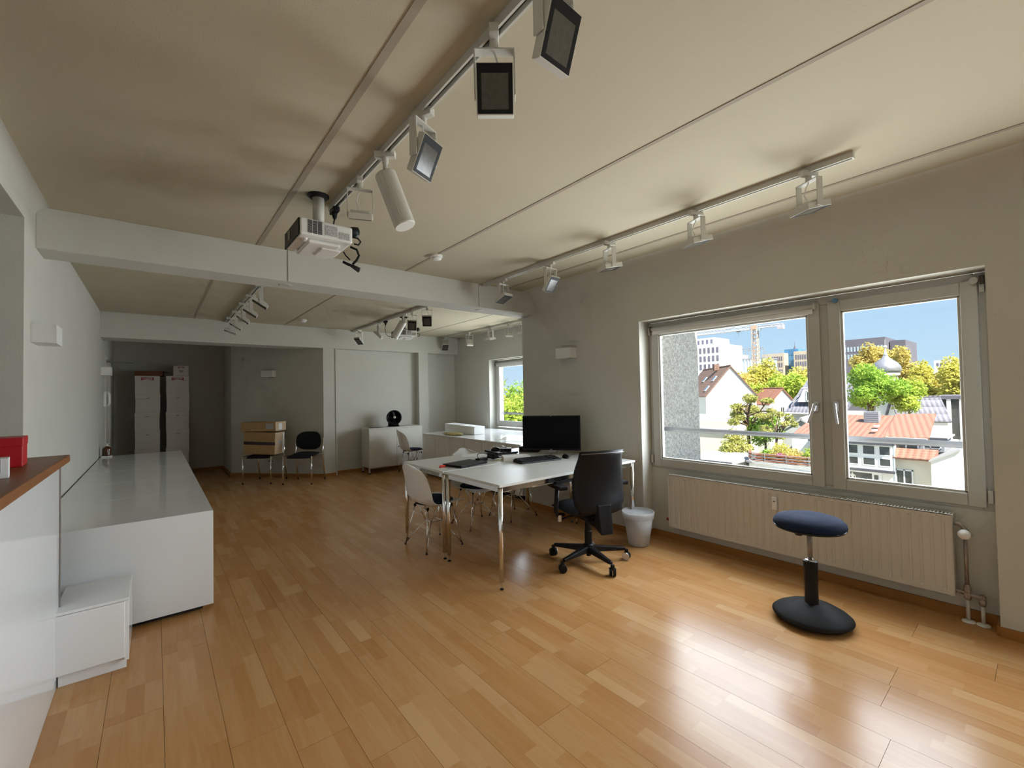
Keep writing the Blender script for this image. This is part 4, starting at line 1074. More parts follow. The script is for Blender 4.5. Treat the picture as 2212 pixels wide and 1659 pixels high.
# ================================================================== THE TOWN OUTSIDE
mat('render_white', (0.82, 0.80, 0.76), 0.9, var=0.02, vscale=0.6)
mat('render_cream', (0.70, 0.64, 0.53), 0.9, var=0.04, vscale=0.6)
mat('render_grey', (0.44, 0.45, 0.45), 0.9, var=0.06, vscale=0.8)
mat('office_white', (0.72, 0.72, 0.74), 0.8, var=0.01, vscale=0.2)
mat('office_beige', (0.52, 0.43, 0.33), 0.85, var=0.03, vscale=0.2)
mat('office_dark', (0.13, 0.12, 0.15), 0.7, var=0.05, vscale=0.2)
mat('far_pane', (0.16, 0.15, 0.20), 0.25, var=0.1, vscale=0.5)
mat('blue_glass', (0.07, 0.20, 0.36), 0.15, var=0.25, vscale=0.4)
mat('pane_dark', (0.05, 0.055, 0.05), 0.15, var=0.3, vscale=2)
mat('frame_white', (0.80, 0.80, 0.80), 0.5, var=0.01, vscale=2)
mat('steel_pale', (0.42, 0.50, 0.56), 0.5, 0.3, var=0.05, vscale=0.5)
mat('zinc', (0.42, 0.41, 0.40), 0.6, var=0.06, vscale=1.2)
mat('slate_grey', (0.24, 0.25, 0.28), 0.6, var=0.08, vscale=3)
mat('fascia_dark', (0.06, 0.06, 0.075), 0.6, var=0.05, vscale=2)
mat('dome_metal', (0.28, 0.28, 0.31), 0.45, 0.3, var=0.1, vscale=1)
mat('crane_metal', (0.52, 0.36, 0.26), 0.6, var=0.1, vscale=1)
mat('crane_pale', (0.50, 0.48, 0.52), 0.6, var=0.1, vscale=1)
mat('bark', (0.13, 0.085, 0.05), 0.9, var=0.25, vscale=4)
mat('ground_mix', (0.34, 0.32, 0.24), 0.95, var=0.4, vscale=0.15)
mat('terrace_wood', (0.30, 0.095, 0.045), 0.7, var=0.15, vscale=3)
mat('terracotta', (0.45, 0.14, 0.05), 0.7, var=0.1, vscale=6)
mat('flower_pink', (0.45, 0.12, 0.30), 0.7, var=0.3, vscale=12)
mat('mannequin_white', (0.75, 0.75, 0.70), 0.5, var=0.02, vscale=6)
def tile_mat(name, c0, c1, rows, cols, ax_row):
    """pan tiles: rows across the slope and ribs down the slope, as relief and colour"""
    m = bpy.data.materials.new(name); MATS[name] = m; n, l, b = nodes_of(m)
    tcn = n.new('ShaderNodeTexCoord'); sp = n.new('ShaderNodeSeparateXYZ'); l.new(tcn.outputs['Object'], sp.inputs[0])
    def saw(sock, freq):
        a = n.new('ShaderNodeMath'); a.operation = 'MULTIPLY'; a.inputs[1].default_value = freq; l.new(sock, a.inputs[0])
        fr = n.new('ShaderNodeMath'); fr.operation = 'FRACT'; l.new(a.outputs[0], fr.inputs[0]); return fr.outputs[0]
    r1 = saw(sp.outputs['Y'], rows); r2 = saw(sp.outputs['X'], cols)
    mx = n.new('ShaderNodeMath'); mx.operation = 'MULTIPLY_ADD'; mx.inputs[1].default_value = 0.5; l.new(r1, mx.inputs[0])
    pp = n.new('ShaderNodeMath'); pp.operation = 'PINGPONG'; pp.inputs[1].default_value = 0.5; l.new(r2, pp.inputs[0]); l.new(pp.outputs[0], mx.inputs[2])
    nz = n.new('ShaderNodeTexNoise'); nz.inputs['Scale'].default_value = 2.5; l.new(tcn.outputs['Object'], nz.inputs['Vector'])
    ad = n.new('ShaderNodeMath'); ad.operation = 'MULTIPLY_ADD'; ad.inputs[1].default_value = 0.35; l.new(nz.outputs['Fac'], ad.inputs[0]); l.new(mx.outputs[0], ad.inputs[2])
    cr = n.new('ShaderNodeValToRGB'); cr.color_ramp.elements[0].position = 0.15; cr.color_ramp.elements[0].color = (*c0, 1); cr.color_ramp.elements[1].position = 0.85; cr.color_ramp.elements[1].color = (*c1, 1)
    l.new(ad.outputs[0], cr.inputs[0]); l.new(cr.outputs[0], b.inputs['Base Color'])
    bn = n.new('ShaderNodeBump'); bn.inputs['Strength'].default_value = 0.6; bn.inputs['Distance'].default_value = 0.08; l.new(mx.outputs[0], bn.inputs['Height']); l.new(bn.outputs[0], b.inputs['Normal'])
    b.inputs['Roughness'].default_value = 0.75
tile_mat('tile_red', (0.16, 0.06, 0.04), (0.34, 0.165, 0.115), 2.6, 2.2, 0)
tile_mat('tile_brown', (0.13, 0.07, 0.05), (0.27, 0.16, 0.115), 1.6, 0.01, 0)
tile_mat('tile_dark', (0.045, 0.045, 0.06), (0.20, 0.195, 0.235), 0.8, 2.0, 0)
def leaf_mat(name, a, c):
    m = bpy.data.materials.new(name); MATS[name] = m; n, l, b = nodes_of(m)
    geo = n.new('ShaderNodeNewGeometry'); nz = n.new('ShaderNodeTexNoise'); nz.inputs['Scale'].default_value = 0.9; nz.inputs['Detail'].default_value = 4
    cr = n.new('ShaderNodeValToRGB'); cr.color_ramp.elements[0].position = 0.35; cr.color_ramp.elements[0].color = (*a, 1); cr.color_ramp.elements[1].position = 0.65; cr.color_ramp.elements[1].color = (*c, 1)
    l.new(geo.outputs['Position'], nz.inputs['Vector']); l.new(nz.outputs['Fac'], cr.inputs[0]); l.new(cr.outputs[0], b.inputs['Base Color'])
    b.inputs['Roughness'].default_value = 0.6; b.inputs['Specular IOR Level'].default_value = 0.25
    t = n.new('ShaderNodeBsdfTranslucent'); l.new(cr.outputs[0], t.inputs[0])
    mx = n.new('ShaderNodeMixShader'); mx.inputs[0].default_value = 0.45; l.new(b.outputs[0], mx.inputs[1]); l.new(t.outputs[0], mx.inputs[2]); l.new(mx.outputs[0], n['Material Output'].inputs[0])
leaf_mat('leaf_yellow', (0.42, 0.40, 0.07), (0.76, 0.70, 0.17))
leaf_mat('leaf_lime', (0.30, 0.42, 0.05), (0.62, 0.70, 0.13))
leaf_mat('leaf_green', (0.20, 0.36, 0.04), (0.46, 0.64, 0.10))
leaf_mat('leaf_olive', (0.30, 0.33, 0.08), (0.58, 0.55, 0.18))
leaf_mat('leaf_gold', (0.46, 0.38, 0.09), (0.76, 0.64, 0.22))
GZ = -12.0
struct('ground', B(4.0, 420, -160, 320, GZ-0.5, GZ), 'ground_mix')

def leaves(name, m, parent, blobs, count, size, seed, flat=0.0):
    r = np.random.default_rng(seed)
    vol = np.array([b[3]*b[4]*b[5] for b in blobs]) ** 0.72; pr = vol/vol.sum()
    idx = r.choice(len(blobs), count, p=pr)
    bl = np.array([b[:6] for b in blobs])[idx]
    d = r.normal(size=(count, 3)); d /= np.linalg.norm(d, axis=1, keepdims=True)
    rad = r.uniform(0.55, 1.06, (count, 1))
    lump = 1 + 0.16*np.sin(d[:, :1]*7+idx[:, None])*np.cos(d[:, 2:3]*6+idx[:, None]*2)
    p = bl[:, :3] + d*rad*lump*bl[:, 3:6]
    nrm = d*0.6 + r.normal(size=(count, 3))*0.7 + np.array([[0, 0, 0.5]])
    nrm /= np.linalg.norm(nrm, axis=1, keepdims=True)
    a = np.cross(nrm, r.normal(size=(count, 3))); a /= np.linalg.norm(a, axis=1, keepdims=True); b = np.cross(nrm, a)
    s = size*r.uniform(0.5, 1.25, (count, 1))
    V = np.empty((count, 4, 3)); V[:, 0] = p - a*s; V[:, 1] = p - b*s*0.55; V[:, 2] = p + a*s; V[:, 3] = p + b*s*0.55
    me = bpy.data.meshes.new(name); me.vertices.add(count*4); me.vertices.foreach_set('co', V.reshape(-1))
    me.loops.add(count*4); me.loops.foreach_set('vertex_index', np.arange(count*4, dtype=np.int32))
    me.polygons.add(count); me.polygons.foreach_set('loop_start', np.arange(0, count*4, 4, dtype=np.int32))
    me.update(calc_edges=True); me.validate()
    return finish(me, name, m, parent)
def tree(label, x, y, ztop, rx, rz, m, seed, count=5000, size=0.22, group='trees outside the windows', sparse=False, zbase=GZ):
    """crown of half width rx and half height rz whose top is at ztop, standing on the ground"""
    t = thing('tree', label, 'tree', (x, y, zbase), 0, group)
    r = random.Random(seed); zc = ztop - rz - zbase
    br = MB(); H0 = max(1.0, zc-rz*0.9)
    lean = (r.uniform(-.3, .3), r.uniform(-.3, .3))
    MB().tube([(0,0,0),(lean[0]*.4,lean[1]*.4,H0*.5),(lean[0],lean[1],H0),(lean[0]*1.2,lean[1]*1.2,zc)], [rx*.085,rx*.07,rx*.06,rx*.035], 9).build('trunk', 'bark', t, smooth=True)
    blobs = []
    nb_ = 9 if not sparse else 16
    for k in range(nb_):
        a = 2*PI*k/nb_*1.618*2 + r.uniform(-.3,.3); el = r.uniform(-.75, .9); q = r.uniform(.45, .8)
        c = Vector((math.cos(a)*math.sqrt(1-el*el)*rx*q, math.sin(a)*math.sqrt(1-el*el)*rx*q, zc + el*rz*q))
        rr = (rx*r.uniform(.32,.5), rx*r.uniform(.32,.5), rz*r.uniform(.28,.42)) if not sparse else (rx*r.uniform(.14,.27), rx*r.uniform(.14,.27), rz*r.uniform(.10,.18))
        blobs.append((c.x, c.y, c.z, *rr))
        p0 = Vector((lean[0], lean[1], H0+(zc-H0)*r.uniform(.1,.9)))
        mid = p0.lerp(c, .5)+Vector((r.uniform(-.1,.1)*rx, r.uniform(-.1,.1)*rx, r.uniform(0,.12)*rz))
        b1 = MB().tube([p0, mid, c, c+Vector((r.uniform(-.2,.2)*rx, r.uniform(-.2,.2)*rx, rr[2]*.8))], [rx*.035,rx*.024,rx*.014,rx*.006], 6)
        if sparse:
            for q2 in range(4):
                e_ = c+Vector((r.uniform(-.35,.35)*rx, r.uniform(-.35,.35)*rx, r.uniform(-.1,.3)*rz)); b1.tube([mid.lerp(c,.6), (mid.lerp(c,.6)+e_)/2+Vector((0,0,.1)), e_], [rx*.012,rx*.008,rx*.004], 5)
        b1.build('branch', 'bark', t, smooth=True)
    blobs.append((lean[0], lean[1], zc, rx*.6, rx*.6, rz*.6)) if not sparse else None
    tag(leaves('foliage', m, t, blobs, count, size, seed), kind='stuff')
    return t
gT = 'trees outside the large window'
tree('yellow-green tree crown behind the white gable house at the left', 112, 49.5, 8.6, 5.0, 6.2, 'leaf_gold', 11, 6000, .34, gT)
tree('tall bright yellow-green tree below the tower crane', 118, 45.0, 9.6, 5.5, 6.8, 'leaf_yellow', 12, 7000, .34, gT)
tree('broad lime green tree left of the dark tiled roof', 104, 35.5, 6.2, 5.4, 6.5, 'leaf_lime', 13, 7000, .34, gT)
tree('yellow-green tree in front of the beige offices', 116, 37.0, 7.6, 4.2, 5.5, 'leaf_yellow', 14, 5000, .34, gT)
tree('small gold-green tree right of the blue glass tower', 120, 34.5, 7.2, 3.6, 5.0, 'leaf_gold', 15, 4200, .34, gT)
tree('wide lime tree between the gable houses', 100, 40.5, 4.0, 4.6, 5.0, 'leaf_lime', 16, 5000, .32, gT)
tree('sparse gnarled tree with thin leaves in front of the white gable', 56, 23.0, 1.9, 3.4, 3.3, 'leaf_olive', 21, 5200, .14, gT, sparse=True)
tree('dense small green tree behind the garden terrace', 57, 22.0, -1.4, 2.2, 2.4, 'leaf_green', 22, 4200, .15, gT)
tree('sparse crooked tree beside the white gable with bare branches', 54, 19.2, -0.6, 2.2, 2.2, 'leaf_olive', 23, 1800, .14, gT, sparse=True)
tree('leafy green tree left of the garden terrace', 52, 23.2, -3.3, 2.1, 1.9, 'leaf_olive', 24, 3000, .15, gT)
tree('bright green leafy tree in front of the domed tower', 66, 13.4, 4.2, 3.3, 3.3, 'leaf_green', 31, 9000, .17, gT)
tree('second bright green tree right of the domed tower base', 68, 10.4, 2.6, 1.9, 2.6, 'leaf_lime', 32, 4200, .17, gT)
tree('gold-yellow tree left of the dome spire', 135, 27.6, 12.6, 4.6, 6.0, 'leaf_gold', 33, 6500, .36, gT)
tree('gold-yellow tree right of the dome spire', 132, 21.0, 11.6, 3.6, 6.5, 'leaf_gold', 34, 5200, .36, gT)
tree('tall gold-green tree above the striped dark roof', 110, 14.6, 7.6, 3.6, 6.0, 'leaf_yellow', 35, 6000, .32, gT)
tree('large gold-green tree at the right edge of the window view', 104, 9.0, 6.2, 4.4, 6.0, 'leaf_yellow', 36, 7000, .32, gT)
tree('yellow-green tree behind the glass office at the right', 112, 12.2, 5.2, 3.4, 5.0, 'leaf_gold', 37, 5000, .32, gT)
tree('low green tree at the lower right behind the white wall', 62, 4.3, -3.0, 1.5, 2.0, 'leaf_lime', 38, 2200, .16, gT)
tree('bright lime green tree filling the far window', 17.5, 22.5, 2.2, 2.4, 2.9, 'leaf_lime', 41, 6000, .11, gT)
tree('tall bare-topped green tree behind the far window', 21, 28.5, 4.6, 2.4, 3.2, 'leaf_lime', 42, 1800, .11, gT, sparse=True)
tree('leafy green tree at the right side of the far window', 20, 22.5, 2.9, 2.2, 3.0, 'leaf_green', 43, 5000, .11, gT)

def pane_window(parent, M, w, h2, cols=1, rows=1, fr=.07, pm='pane_dark'):
    """window facing local -y at matrix M (centre)"""
    f = MB().box(-w/2,w/2,-.04,.06,-h2/2,-h2/2+fr,M).box(-w/2,w/2,-.04,.06,h2/2-fr,h2/2,M).box(-w/2,-w/2+fr,-.04,.06,-h2/2,h2/2,M).box(w/2-fr,w/2,-.04,.06,-h2/2,h2/2,M)
    for c in range(1, cols): x = -w/2+w*c/cols; f.box(x-fr/2,x+fr/2,-.04,.06,-h2/2,h2/2,M)
    for r in range(1, rows): z = -h2/2+h2*r/rows; f.box(-w/2,w/2,-.04,.06,z-fr/2,z+fr/2,M)
    o = f.build('window', 'frame_white', parent)
    MB().box(-w/2+fr*.5,w/2-fr*.5,-.005,.03,-h2/2+fr*.5,h2/2-fr*.5,M).build('pane', pm, o)
    return o
def slope(name, m, parent, p00, p10, p01, th=.18):
    """roof slope panel: origin p00, p10 along the eave, p01 up to the ridge; own local axes so the tiles follow it"""
    a = Vector(p10)-Vector(p00); b = Vector(p01)-Vector(p00); X_ = a.normalized(); N = a.cross(b).normalized(); Y_ = N.cross(X_)
    M = Matrix((X_, Y_, N)).transposed().to_4x4(); M.translation = Vector(p00)
    s = b.dot(X_)
    o = MB().add([(0,0,-th),(a.length,0,-th),(a.length+s,b.dot(Y_),-th),(s,b.dot(Y_),-th),(0,0,0),(a.length,0,0),(a.length+s,b.dot(Y_),0),(s,b.dot(Y_),0)],
                 [(0,3,2,1),(4,5,6,7),(0,1,5,4),(1,2,6,5),(2,3,7,6),(3,0,4,7)]).build(name, m, parent)
    o.matrix_basis = M
    return o
def gable_house(label, ax_, ay_, ang, hw, Lr, zr, ze, wallm, roofm, over=.3, hw2=None):
    """apex of the near gable at (ax_,ay_); ridge runs along direction ang for Lr; local x = ridge, y = left"""
    hw2 = hw if hw2 is None else hw2; ze2 = zr-(zr-ze)*hw2/hw
    t = thing('house', label, 'house', (ax_, ay_, GZ), ang, 'houses outside the large window')
    r_, e1, e2 = zr-GZ, ze-GZ, ze2-GZ
    MB().add([(0,hw,0),(0,-hw2,0),(0,-hw2,e2-.05),(0,0,r_-.05),(0,hw,e1-.05),(Lr,hw,0),(Lr,-hw2,0),(Lr,-hw2,e2-.05),(Lr,0,r_-.05),(Lr,hw,e1-.05)],
             [(0,1,2,3,4),(9,8,7,6,5),(0,4,9,5),(4,3,8,9),(3,2,7,8),(2,1,6,7),(0,5,6,1)]).build('walls', wallm, t)
    k = (zr-ze)/hw
    slope('roof_slope', roofm, t, (Lr+over,hw+over,e1-k*over+.15), (-over,hw+over,e1-k*over+.15), (Lr+over,0,r_+.15))
    slope('roof_slope', roofm, t, (-over,-hw2-over,e2-k*over+.15), (Lr+over,-hw2-over,e2-k*over+.15), (-over,0,r_+.15))
    MB().tube([(-over,0,r_+.16),(Lr+over,0,r_+.16)], .14, 8).build('ridge_cap', roofm, t)
    return t
# white gable house at the left
t = gable_house('tall white gable house with brown roof and skylights at the left of the view', 90, 40.4, math.atan2(.68,.73), 4.8, 18, 6.16, .3, 'render_white', 'tile_brown', hw2=4.8)
for (u, v2) in ((3.0, .45), (9.5, .45), (2.6, .80)):
    k = (6.16-.3)/4.8; yy = 4.8*v2; zz = 6.16-GZ-k*yy+.25
    M = T(u, yy, zz)@Rx(-math.atan(k))
    sk_ = MB().box(-.55,.55,-.65,.65,-.02,.10,M).build('skylight', 'frame_white', t)
    MB().box(-.45,.45,-.55,.55,.095,.12,M).build('pane', 'blue_glass', sk_)
MB().box(5.5,6.6,.3,1.3,17.6,18.9).build('chimney', 'tile_brown', t)
# house with red-brown roof and second white gable
t = gable_house('white gabled house with reddish roof in the middle of the left pane', 96, 33.2, math.atan2(.86,.5), 2.9, 9, 1.4, -1.5, 'render_white', 'tile_red', hw2=2.9)
pane_window(t, T(0,0,9.2)@Rz(-PI/2), .9, 1.2, 2)
# dark tiled house with white dormer
t = thing('house', 'house with dark pantile roof and white dormer beside the window frame', 'house', (76, 20.4, GZ), 0, 'houses outside the large window')
B(0,12,-2.0,4.6,0,9.6).build('walls', 'render_grey', t)
slope('roof_slope', 'tile_dark', t, (-.5,5.6,9.7), (-.5,-2.2,9.7), (5.0,3.6,15.0))
MB().add([(-.3,5.4,9.7),(12,5.4,9.7),(12,3.6,15.0),(5,3.6,15.0)], [(0,1,2,3)]).build('roof_hip', 'tile_dark', t, solid=.15)
MB().tube([(-.55,5.7,9.62),(-.55,-2.3,9.62)], .12, 8).build('gutter', 'frame_white', t)
dm = MB().add([(.3,3.9,11.3),(.3,-.5,11.3),(.3,-.5,13.2),(.3,3.0,13.2),(3.2,3.9,11.3),(3.2,-.5,11.3),(3.2,-.5,13.2),(3.2,3.0,13.2)], [(0,3,2,1),(0,4,7,3),(3,7,6,2),(4,5,6,7),(1,2,6,5)]).build('dormer', 'frame_white', t)
pane_window(t, T(.28,1.6,12.2)@Rz(-PI/2), 2.2, 1.5, 2, 1, .12)
MB().add([(-.1,4.2,11.2),(-.1,3.1,13.35),(4,3.1,13.35),(4,3.2,13.5),(-.1,3.2,13.5),(-.1,4.4,11.2)], [(0,1,4,5),(1,2,3,4)]).build('dormer_roof', 'zinc', t, solid=.1)
# grey gable shed
t = gable_house('small grey gabled building behind the garden terrace', 58, 18.15, R_(8), 1.95, 8, -2.25, -3.55, 'render_grey', 'zinc', over=.2)
MB().box(-.1,-.02,-.9,.2,7.6,7.8).build('ledge', 'frame_white', t)
# low dark roofed house at the left
t = thing('house', 'low house with grey roof and white parapet beside the concrete fin', 'house', (66, 33.4, GZ), 0, 'houses outside the large window')
B(0,9,-3.4,5,0,8.6).build('walls', 'render_cream', t)
slope('roof_slope', 'slate_grey', t, (-.4,5,7.4), (-.4,-3.6,7.4), (3.2,5,9.2))
B(3.0,3.4,-3.4,5,9.0,9.5).build('parapet', 'frame_white', t)
# garage with pale flat roof
t = thing('garage', 'low garage with pale flat roof below the leafy tree', 'garage', (44, 21.4, GZ), 0)
B(0,7,-1.4,3.2,0,6.0).build('walls', 'render_grey', t)
MB().box(-.3,7.2,-1.7,3.5,6.0,6.3).build('roof', 'zinc', t, bevel=.05)
B(-.32,-.30,-1.7,3.5,5.95,6.25).build('fascia', 'fascia_dark', t)
# terrace building with curved timber parapet
t = thing('terrace_building', 'white building with a curved roof terrace, timber screen and plants', 'building', (46, 15.6, GZ), 0)
arc = [(0,-3.6),(0,2.6)] + [(2.0-2.0*math.cos(a), 2.6+1.5*math.sin(a)) for a in [PI*k/16 for k in range(1,9)]] + [(6,4.1),(6,-3.6)]
MB().prism(arc[::-1], 0, 6.05).build('walls', 'render_white', t)
sc_ = lambda s: [(x-s if x < 1.9 else x, y+s*(.8 if y > 2.5 else 0)) for x, y in arc]
MB().prism(sc_(.25)[::-1], 6.05, 6.25).build('roof_edge', 'zinc', t)
scr = [(.0,-3.6),(0,2.6)] + [(2.0-2.0*math.cos(a), 2.6+1.5*math.sin(a)) for a in [PI*k/16 for k in range(1,9)]]
pts = []
for (xa,ya),(xb,yb) in zip(scr, scr[1:]):
    nseg = 10 if abs(yb-ya) > 2 else 1
    for q in range(nseg): pts.append((xa+(xb-xa)*q/nseg, ya+(yb-ya)*q/nseg))
pts.append(scr[-1])
for k in range(6):
    z = 6.38+k*.135
    MB().tube([(x+.05,y,z) for x, y in pts], .055, 4).build('timber_slat', 'terrace_wood', t)
for k in range(3):
    MB().tube([(x-.06,y,6.5+k*.28) for x, y in pts], .022, 6).build('guard_rail', 'alu', t)
for i in range(0, len(pts), 3):
    MB().tube([(pts[i][0]-.05,pts[i][1],6.2),(pts[i][0]-.05,pts[i][1],7.2)], .03, 6).build('rail_post', 'alu', t)
for k, yy in enumerate((-2.6, -1.1, .45)): pane_window(t, T(-.02,yy,5.0)@Rz(-PI/2), 1.25, 1.1, 2, 1, .09)
MB().box(-.5,.0,-3.6,1.4,5.70,5.80).build('canopy', 'frame_white', t)
def bush(label, x, y, z, rx, rz, m, seed, count=1600):
    o = thing('shrub', label, 'shrub', (x, y, z), 0, 'plants on the roof terrace')
    MB().tube([(0,0,0),(0,.05,rz)], .05, 6).build('stem', 'bark', o)
    tag(leaves('foliage', m, o, [(0,0,rz,rx,rx,rz),(rx*.5,rx*.4,rz*1.1,rx*.6,rx*.6,rz*.7),(-rx*.4,-rx*.5,rz*.8,rx*.6,rx*.6,rz*.7)], count, .10, seed), kind='stuff')
tz = GZ+6.26
bush('golden shrub in the middle of the roof terrace', 47.2, 16.6, tz, .95, .95, 'leaf_yellow', 51)
bush('round golden shrub right of the pink flowers on the terrace', 47.0, 15.4, tz, .8, .7, 'leaf_gold', 52)
bush('green shrub at the right end of the roof terrace', 47.3, 13.9, tz, .85, .85, 'leaf_lime', 53)
bush('low green shrub at the left end of the roof terrace', 47.4, 17.9, tz, .6, .55, 'leaf_green', 54)
bush('small leafy shrub beside the post at the terrace end', 47.4, 12.9, tz, .7, .9, 'leaf_green', 55)
bush('pink flowering plant on the roof terrace', 46.6, 16.3, tz+.5, .4, .25, 'flower_pink', 56, 700)
t = thing('flower_pot', 'terracotta pot at the curved end of the roof terrace', 'pot', (47.2, 18.6, tz))
MB().lathe([(.2,0),(.3,.5),(.33,.55),(.27,.55),(.2,.1)], 16).build('pot', 'terracotta', t)

# main house in the right pane
t = thing('house', 'white house with red pantile roof, ribbon windows and shop front in the right pane', 'house', (50, 10.0, GZ), 0, 'houses outside the large window')
B(0,14,-1.4,6.5,0,8.6).build('walls', 'render_white', t)
B(-.02,8,-3.95,-1.4,0,7.35).build('annex_walls', 'render_cream', t)
B(-.6,2,-1.35,4.5,6.05,8.25).build('bay', 'frame_white', t, bevel=.03)
B(-.75,2,-1.5,4.6,5.85,6.05).build('bay_base', 'fascia_dark', t)
for k, (ya, yb) in enumerate(((-1.2,-.5),(-.15,.65),(1.05,1.75),(2.1,2.9),(3.2,4.0))):
    for (za, zb) in ((7.42,8.15),(6.46,7.06)):
        w_ = MB().box(-.64,-.60,ya-.06,yb+.06,za-.06,za).box(-.64,-.60,ya-.06,yb+.06,zb,zb+.06).box(-.64,-.60,ya-.06,ya,za,zb).box(-.64,-.60,yb,yb+.06,za,zb).build('window', 'frame_white', t)
        B(-.615,-.602,ya,yb,za,zb).build('pane', 'pane_dark', w_)
MB().tube([(-.5,-1.45,8.5),(-.5,-1.45,5.2)], .07, 8).build('downpipe', 'steel_pale', t)
# shop front
B(-.05,-.01,-.5,4.4,4.4,5.75).build('shop_frame', 'frame_white', t)
B(-.06,.3,.2,3.4,4.45,5.6).build('shop_window', 'pane_dark', t)
B(-.07,-.03,-.25,.05,4.45,5.5).build('shop_door', 'pane_dark', t)
pane_window(t, T(-.04,-2.0,5.55)@Rz(-PI/2), 1.15, 1.35, 2, 1, .1)
MB().box(-.15,-.04,-2.7,-1.3,4.78,4.86).build('window_ledge', 'frame_white', t)
# roofs
slope('roof_slope', 'tile_red', t, (.4,6.6,8.75), (.4,-.6,8.75), (8,6.6,10.45))
slope('roof_slope', 'tile_red', t, (.6,-.6,8.85), (1.2,-3.5,8.95), (8.2,-.2,10.6))
slope('roof_slope', 'tile_red', t, (15.6,-1.6,8.75), (15.6,6.6,8.75), (8,-1.6,10.45))
slope('pent_roof', 'tile_red', t, (-.6,-1.3,7.3), (-.6,-4.1,7.3), (.8,-1.3,8.0))
for (x0_, x1_, ya, yb, z_, wn) in ((-1.0,3.5,-1.6,4.8,8.45,0),(.6,5.0,-3.4,-.7,8.75,1),(1.4,6.0,-4.6,-2.4,8.85,1)):
    dmr = B(x0_,x1_,ya,yb,z_,z_+.14).build('dormer_flat_roof', 'zinc', t)
    MB().box(x0_-.03,x0_,ya,yb,z_-.16,z_+.10).build('fascia', 'fascia_dark', dmr)
    if wn:
        B(x0_+.3,x1_,ya+.25,yb-.25,z_-1.1,z_).build('dormer_wall', 'slate_grey', t)
        pane_window(t, T(x0_+.28,(ya+yb)/2,z_-.5)@Rz(-PI/2), (yb-ya)*.6, .75, 2, 1, .08)
ch = B(5.2,6.2,.6,1.75,9.4,10.95).build('chimney', 'slate_grey', t)
for k in range(7): B(5.185,5.20,.6,1.75,9.5+k*.2,9.51+k*.2).build('cladding_joint', 'fascia_dark', ch)
for (u, vv) in ((3.0,.2),(1.6,.1)):
    MB().box(u,u+.5,vv,vv+.35,9.0+u*.2,9.12+u*.2).build('skylight', 'frame_white', t)
# white gable wall at the right
t = thing('boundary_house', 'windowless white wall with sloping top right of the red roofed house', 'building', (48, 5.2, GZ), 0)
MB().add([(0,.85,0),(0,-.75,0),(0,-.75,8.3),(0,.85,7.35),(10,.85,0),(10,-.75,0),(10,-.75,8.3),(10,.85,7.35)], [(0,1,2,3),(7,6,5,4),(0,3,7,4),(3,2,6,7),(2,1,5,6)]).build('walls', 'render_white', t)
MB().add([(-.15,.95,7.36),(-.15,-.85,8.42),(10,-.85,8.42),(10,.95,7.36)], [(0,1,2,3)]).build('coping', 'zinc', t, solid=.12)
# mannequin in the shop window
t = thing('mannequin', 'white mannequin standing in the shop window of the red roofed house', 'mannequin', (49.9, 11.6, GZ+4.0))
sk_m = bpy.data.meshes.new('figure')
P_ = [(0,0,.85),(0,0,1.05),(0,0,1.3),(0,0,1.42),(0,0,1.5),(0,0,1.6),(0,.17,1.36),(0,.24,1.1),(-.05,.22,.85),(0,-.17,1.36),(0,-.22,1.1),(-.05,-.26,.85),(0,.08,.8),(0,.09,.45),(0,.09,.05),(0,-.08,.8),(0,-.09,.45),(0,-.09,.05)]
E_ = [(0,1),(1,2),(2,3),(3,4),(4,5),(2,6),(6,7),(7,8),(2,9),(9,10),(10,11),(0,12),(12,13),(13,14),(0,15),(15,16),(16,17)]
sk_m.from_pydata(P_, E_, []); fig = finish(sk_m, 'figure', 'mannequin_white', t)
md = fig.modifiers.new('skin', 'SKIN'); rad = [.11,.09,.12,.05,.07,.075,.05,.04,.03,.05,.04,.03,.08,.055,.04,.08,.055,.04]
if not sk_m.skin_vertices: bpy.context.view_layer.update()
if not sk_m.skin_vertices:
    bm = bmesh.new(); bm.from_mesh(sk_m); bm.verts.layers.skin.verify(); bm.to_mesh(sk_m); bm.free()
for i, sv in enumerate(sk_m.skin_vertices[0].data): sv.radius = (rad[i], rad[i]); sv.use_root = (i == 0)
fig.modifiers.new('sub', 'SUBSURF').levels = 1
MB().lathe([(.2,0),(.2,.03)], 16).build('stand_plate', 'alu', t)

# striped dark roofed house and glass office on the right
t = gable_house('house with dark ribbed roof and white gable board right of the domed tower', 80, 9.2, R_(115), 2.7, 4.6, -.2, -3.0, 'render_white', 'tile_dark', over=.3)
t = thing('glass_office', 'dark glass office with white pillars at the right edge of the view', 'building', (90, 8.4, GZ), 0)
B(0,12,-3,2.0,0,11.4).build('glass_front', 'pane_dark', t)
for yy in (1.9, .75, -.55, -1.4, -2.6): B(-.4,0,yy-.22,yy+.22,0,11.4).build('pillar', 'render_white', t)
B(-.3,0,-3,2.0,5.2,5.6).build('floor_band', 'render_white', t)
B(-.5,12.2,-3.2,2.2,11.4,11.9).build('roof_edge', 'office_dark', t)
B(-.2,3,-4.6,-3,0,11.0).build('side_wall', 'terrace_wood', t)
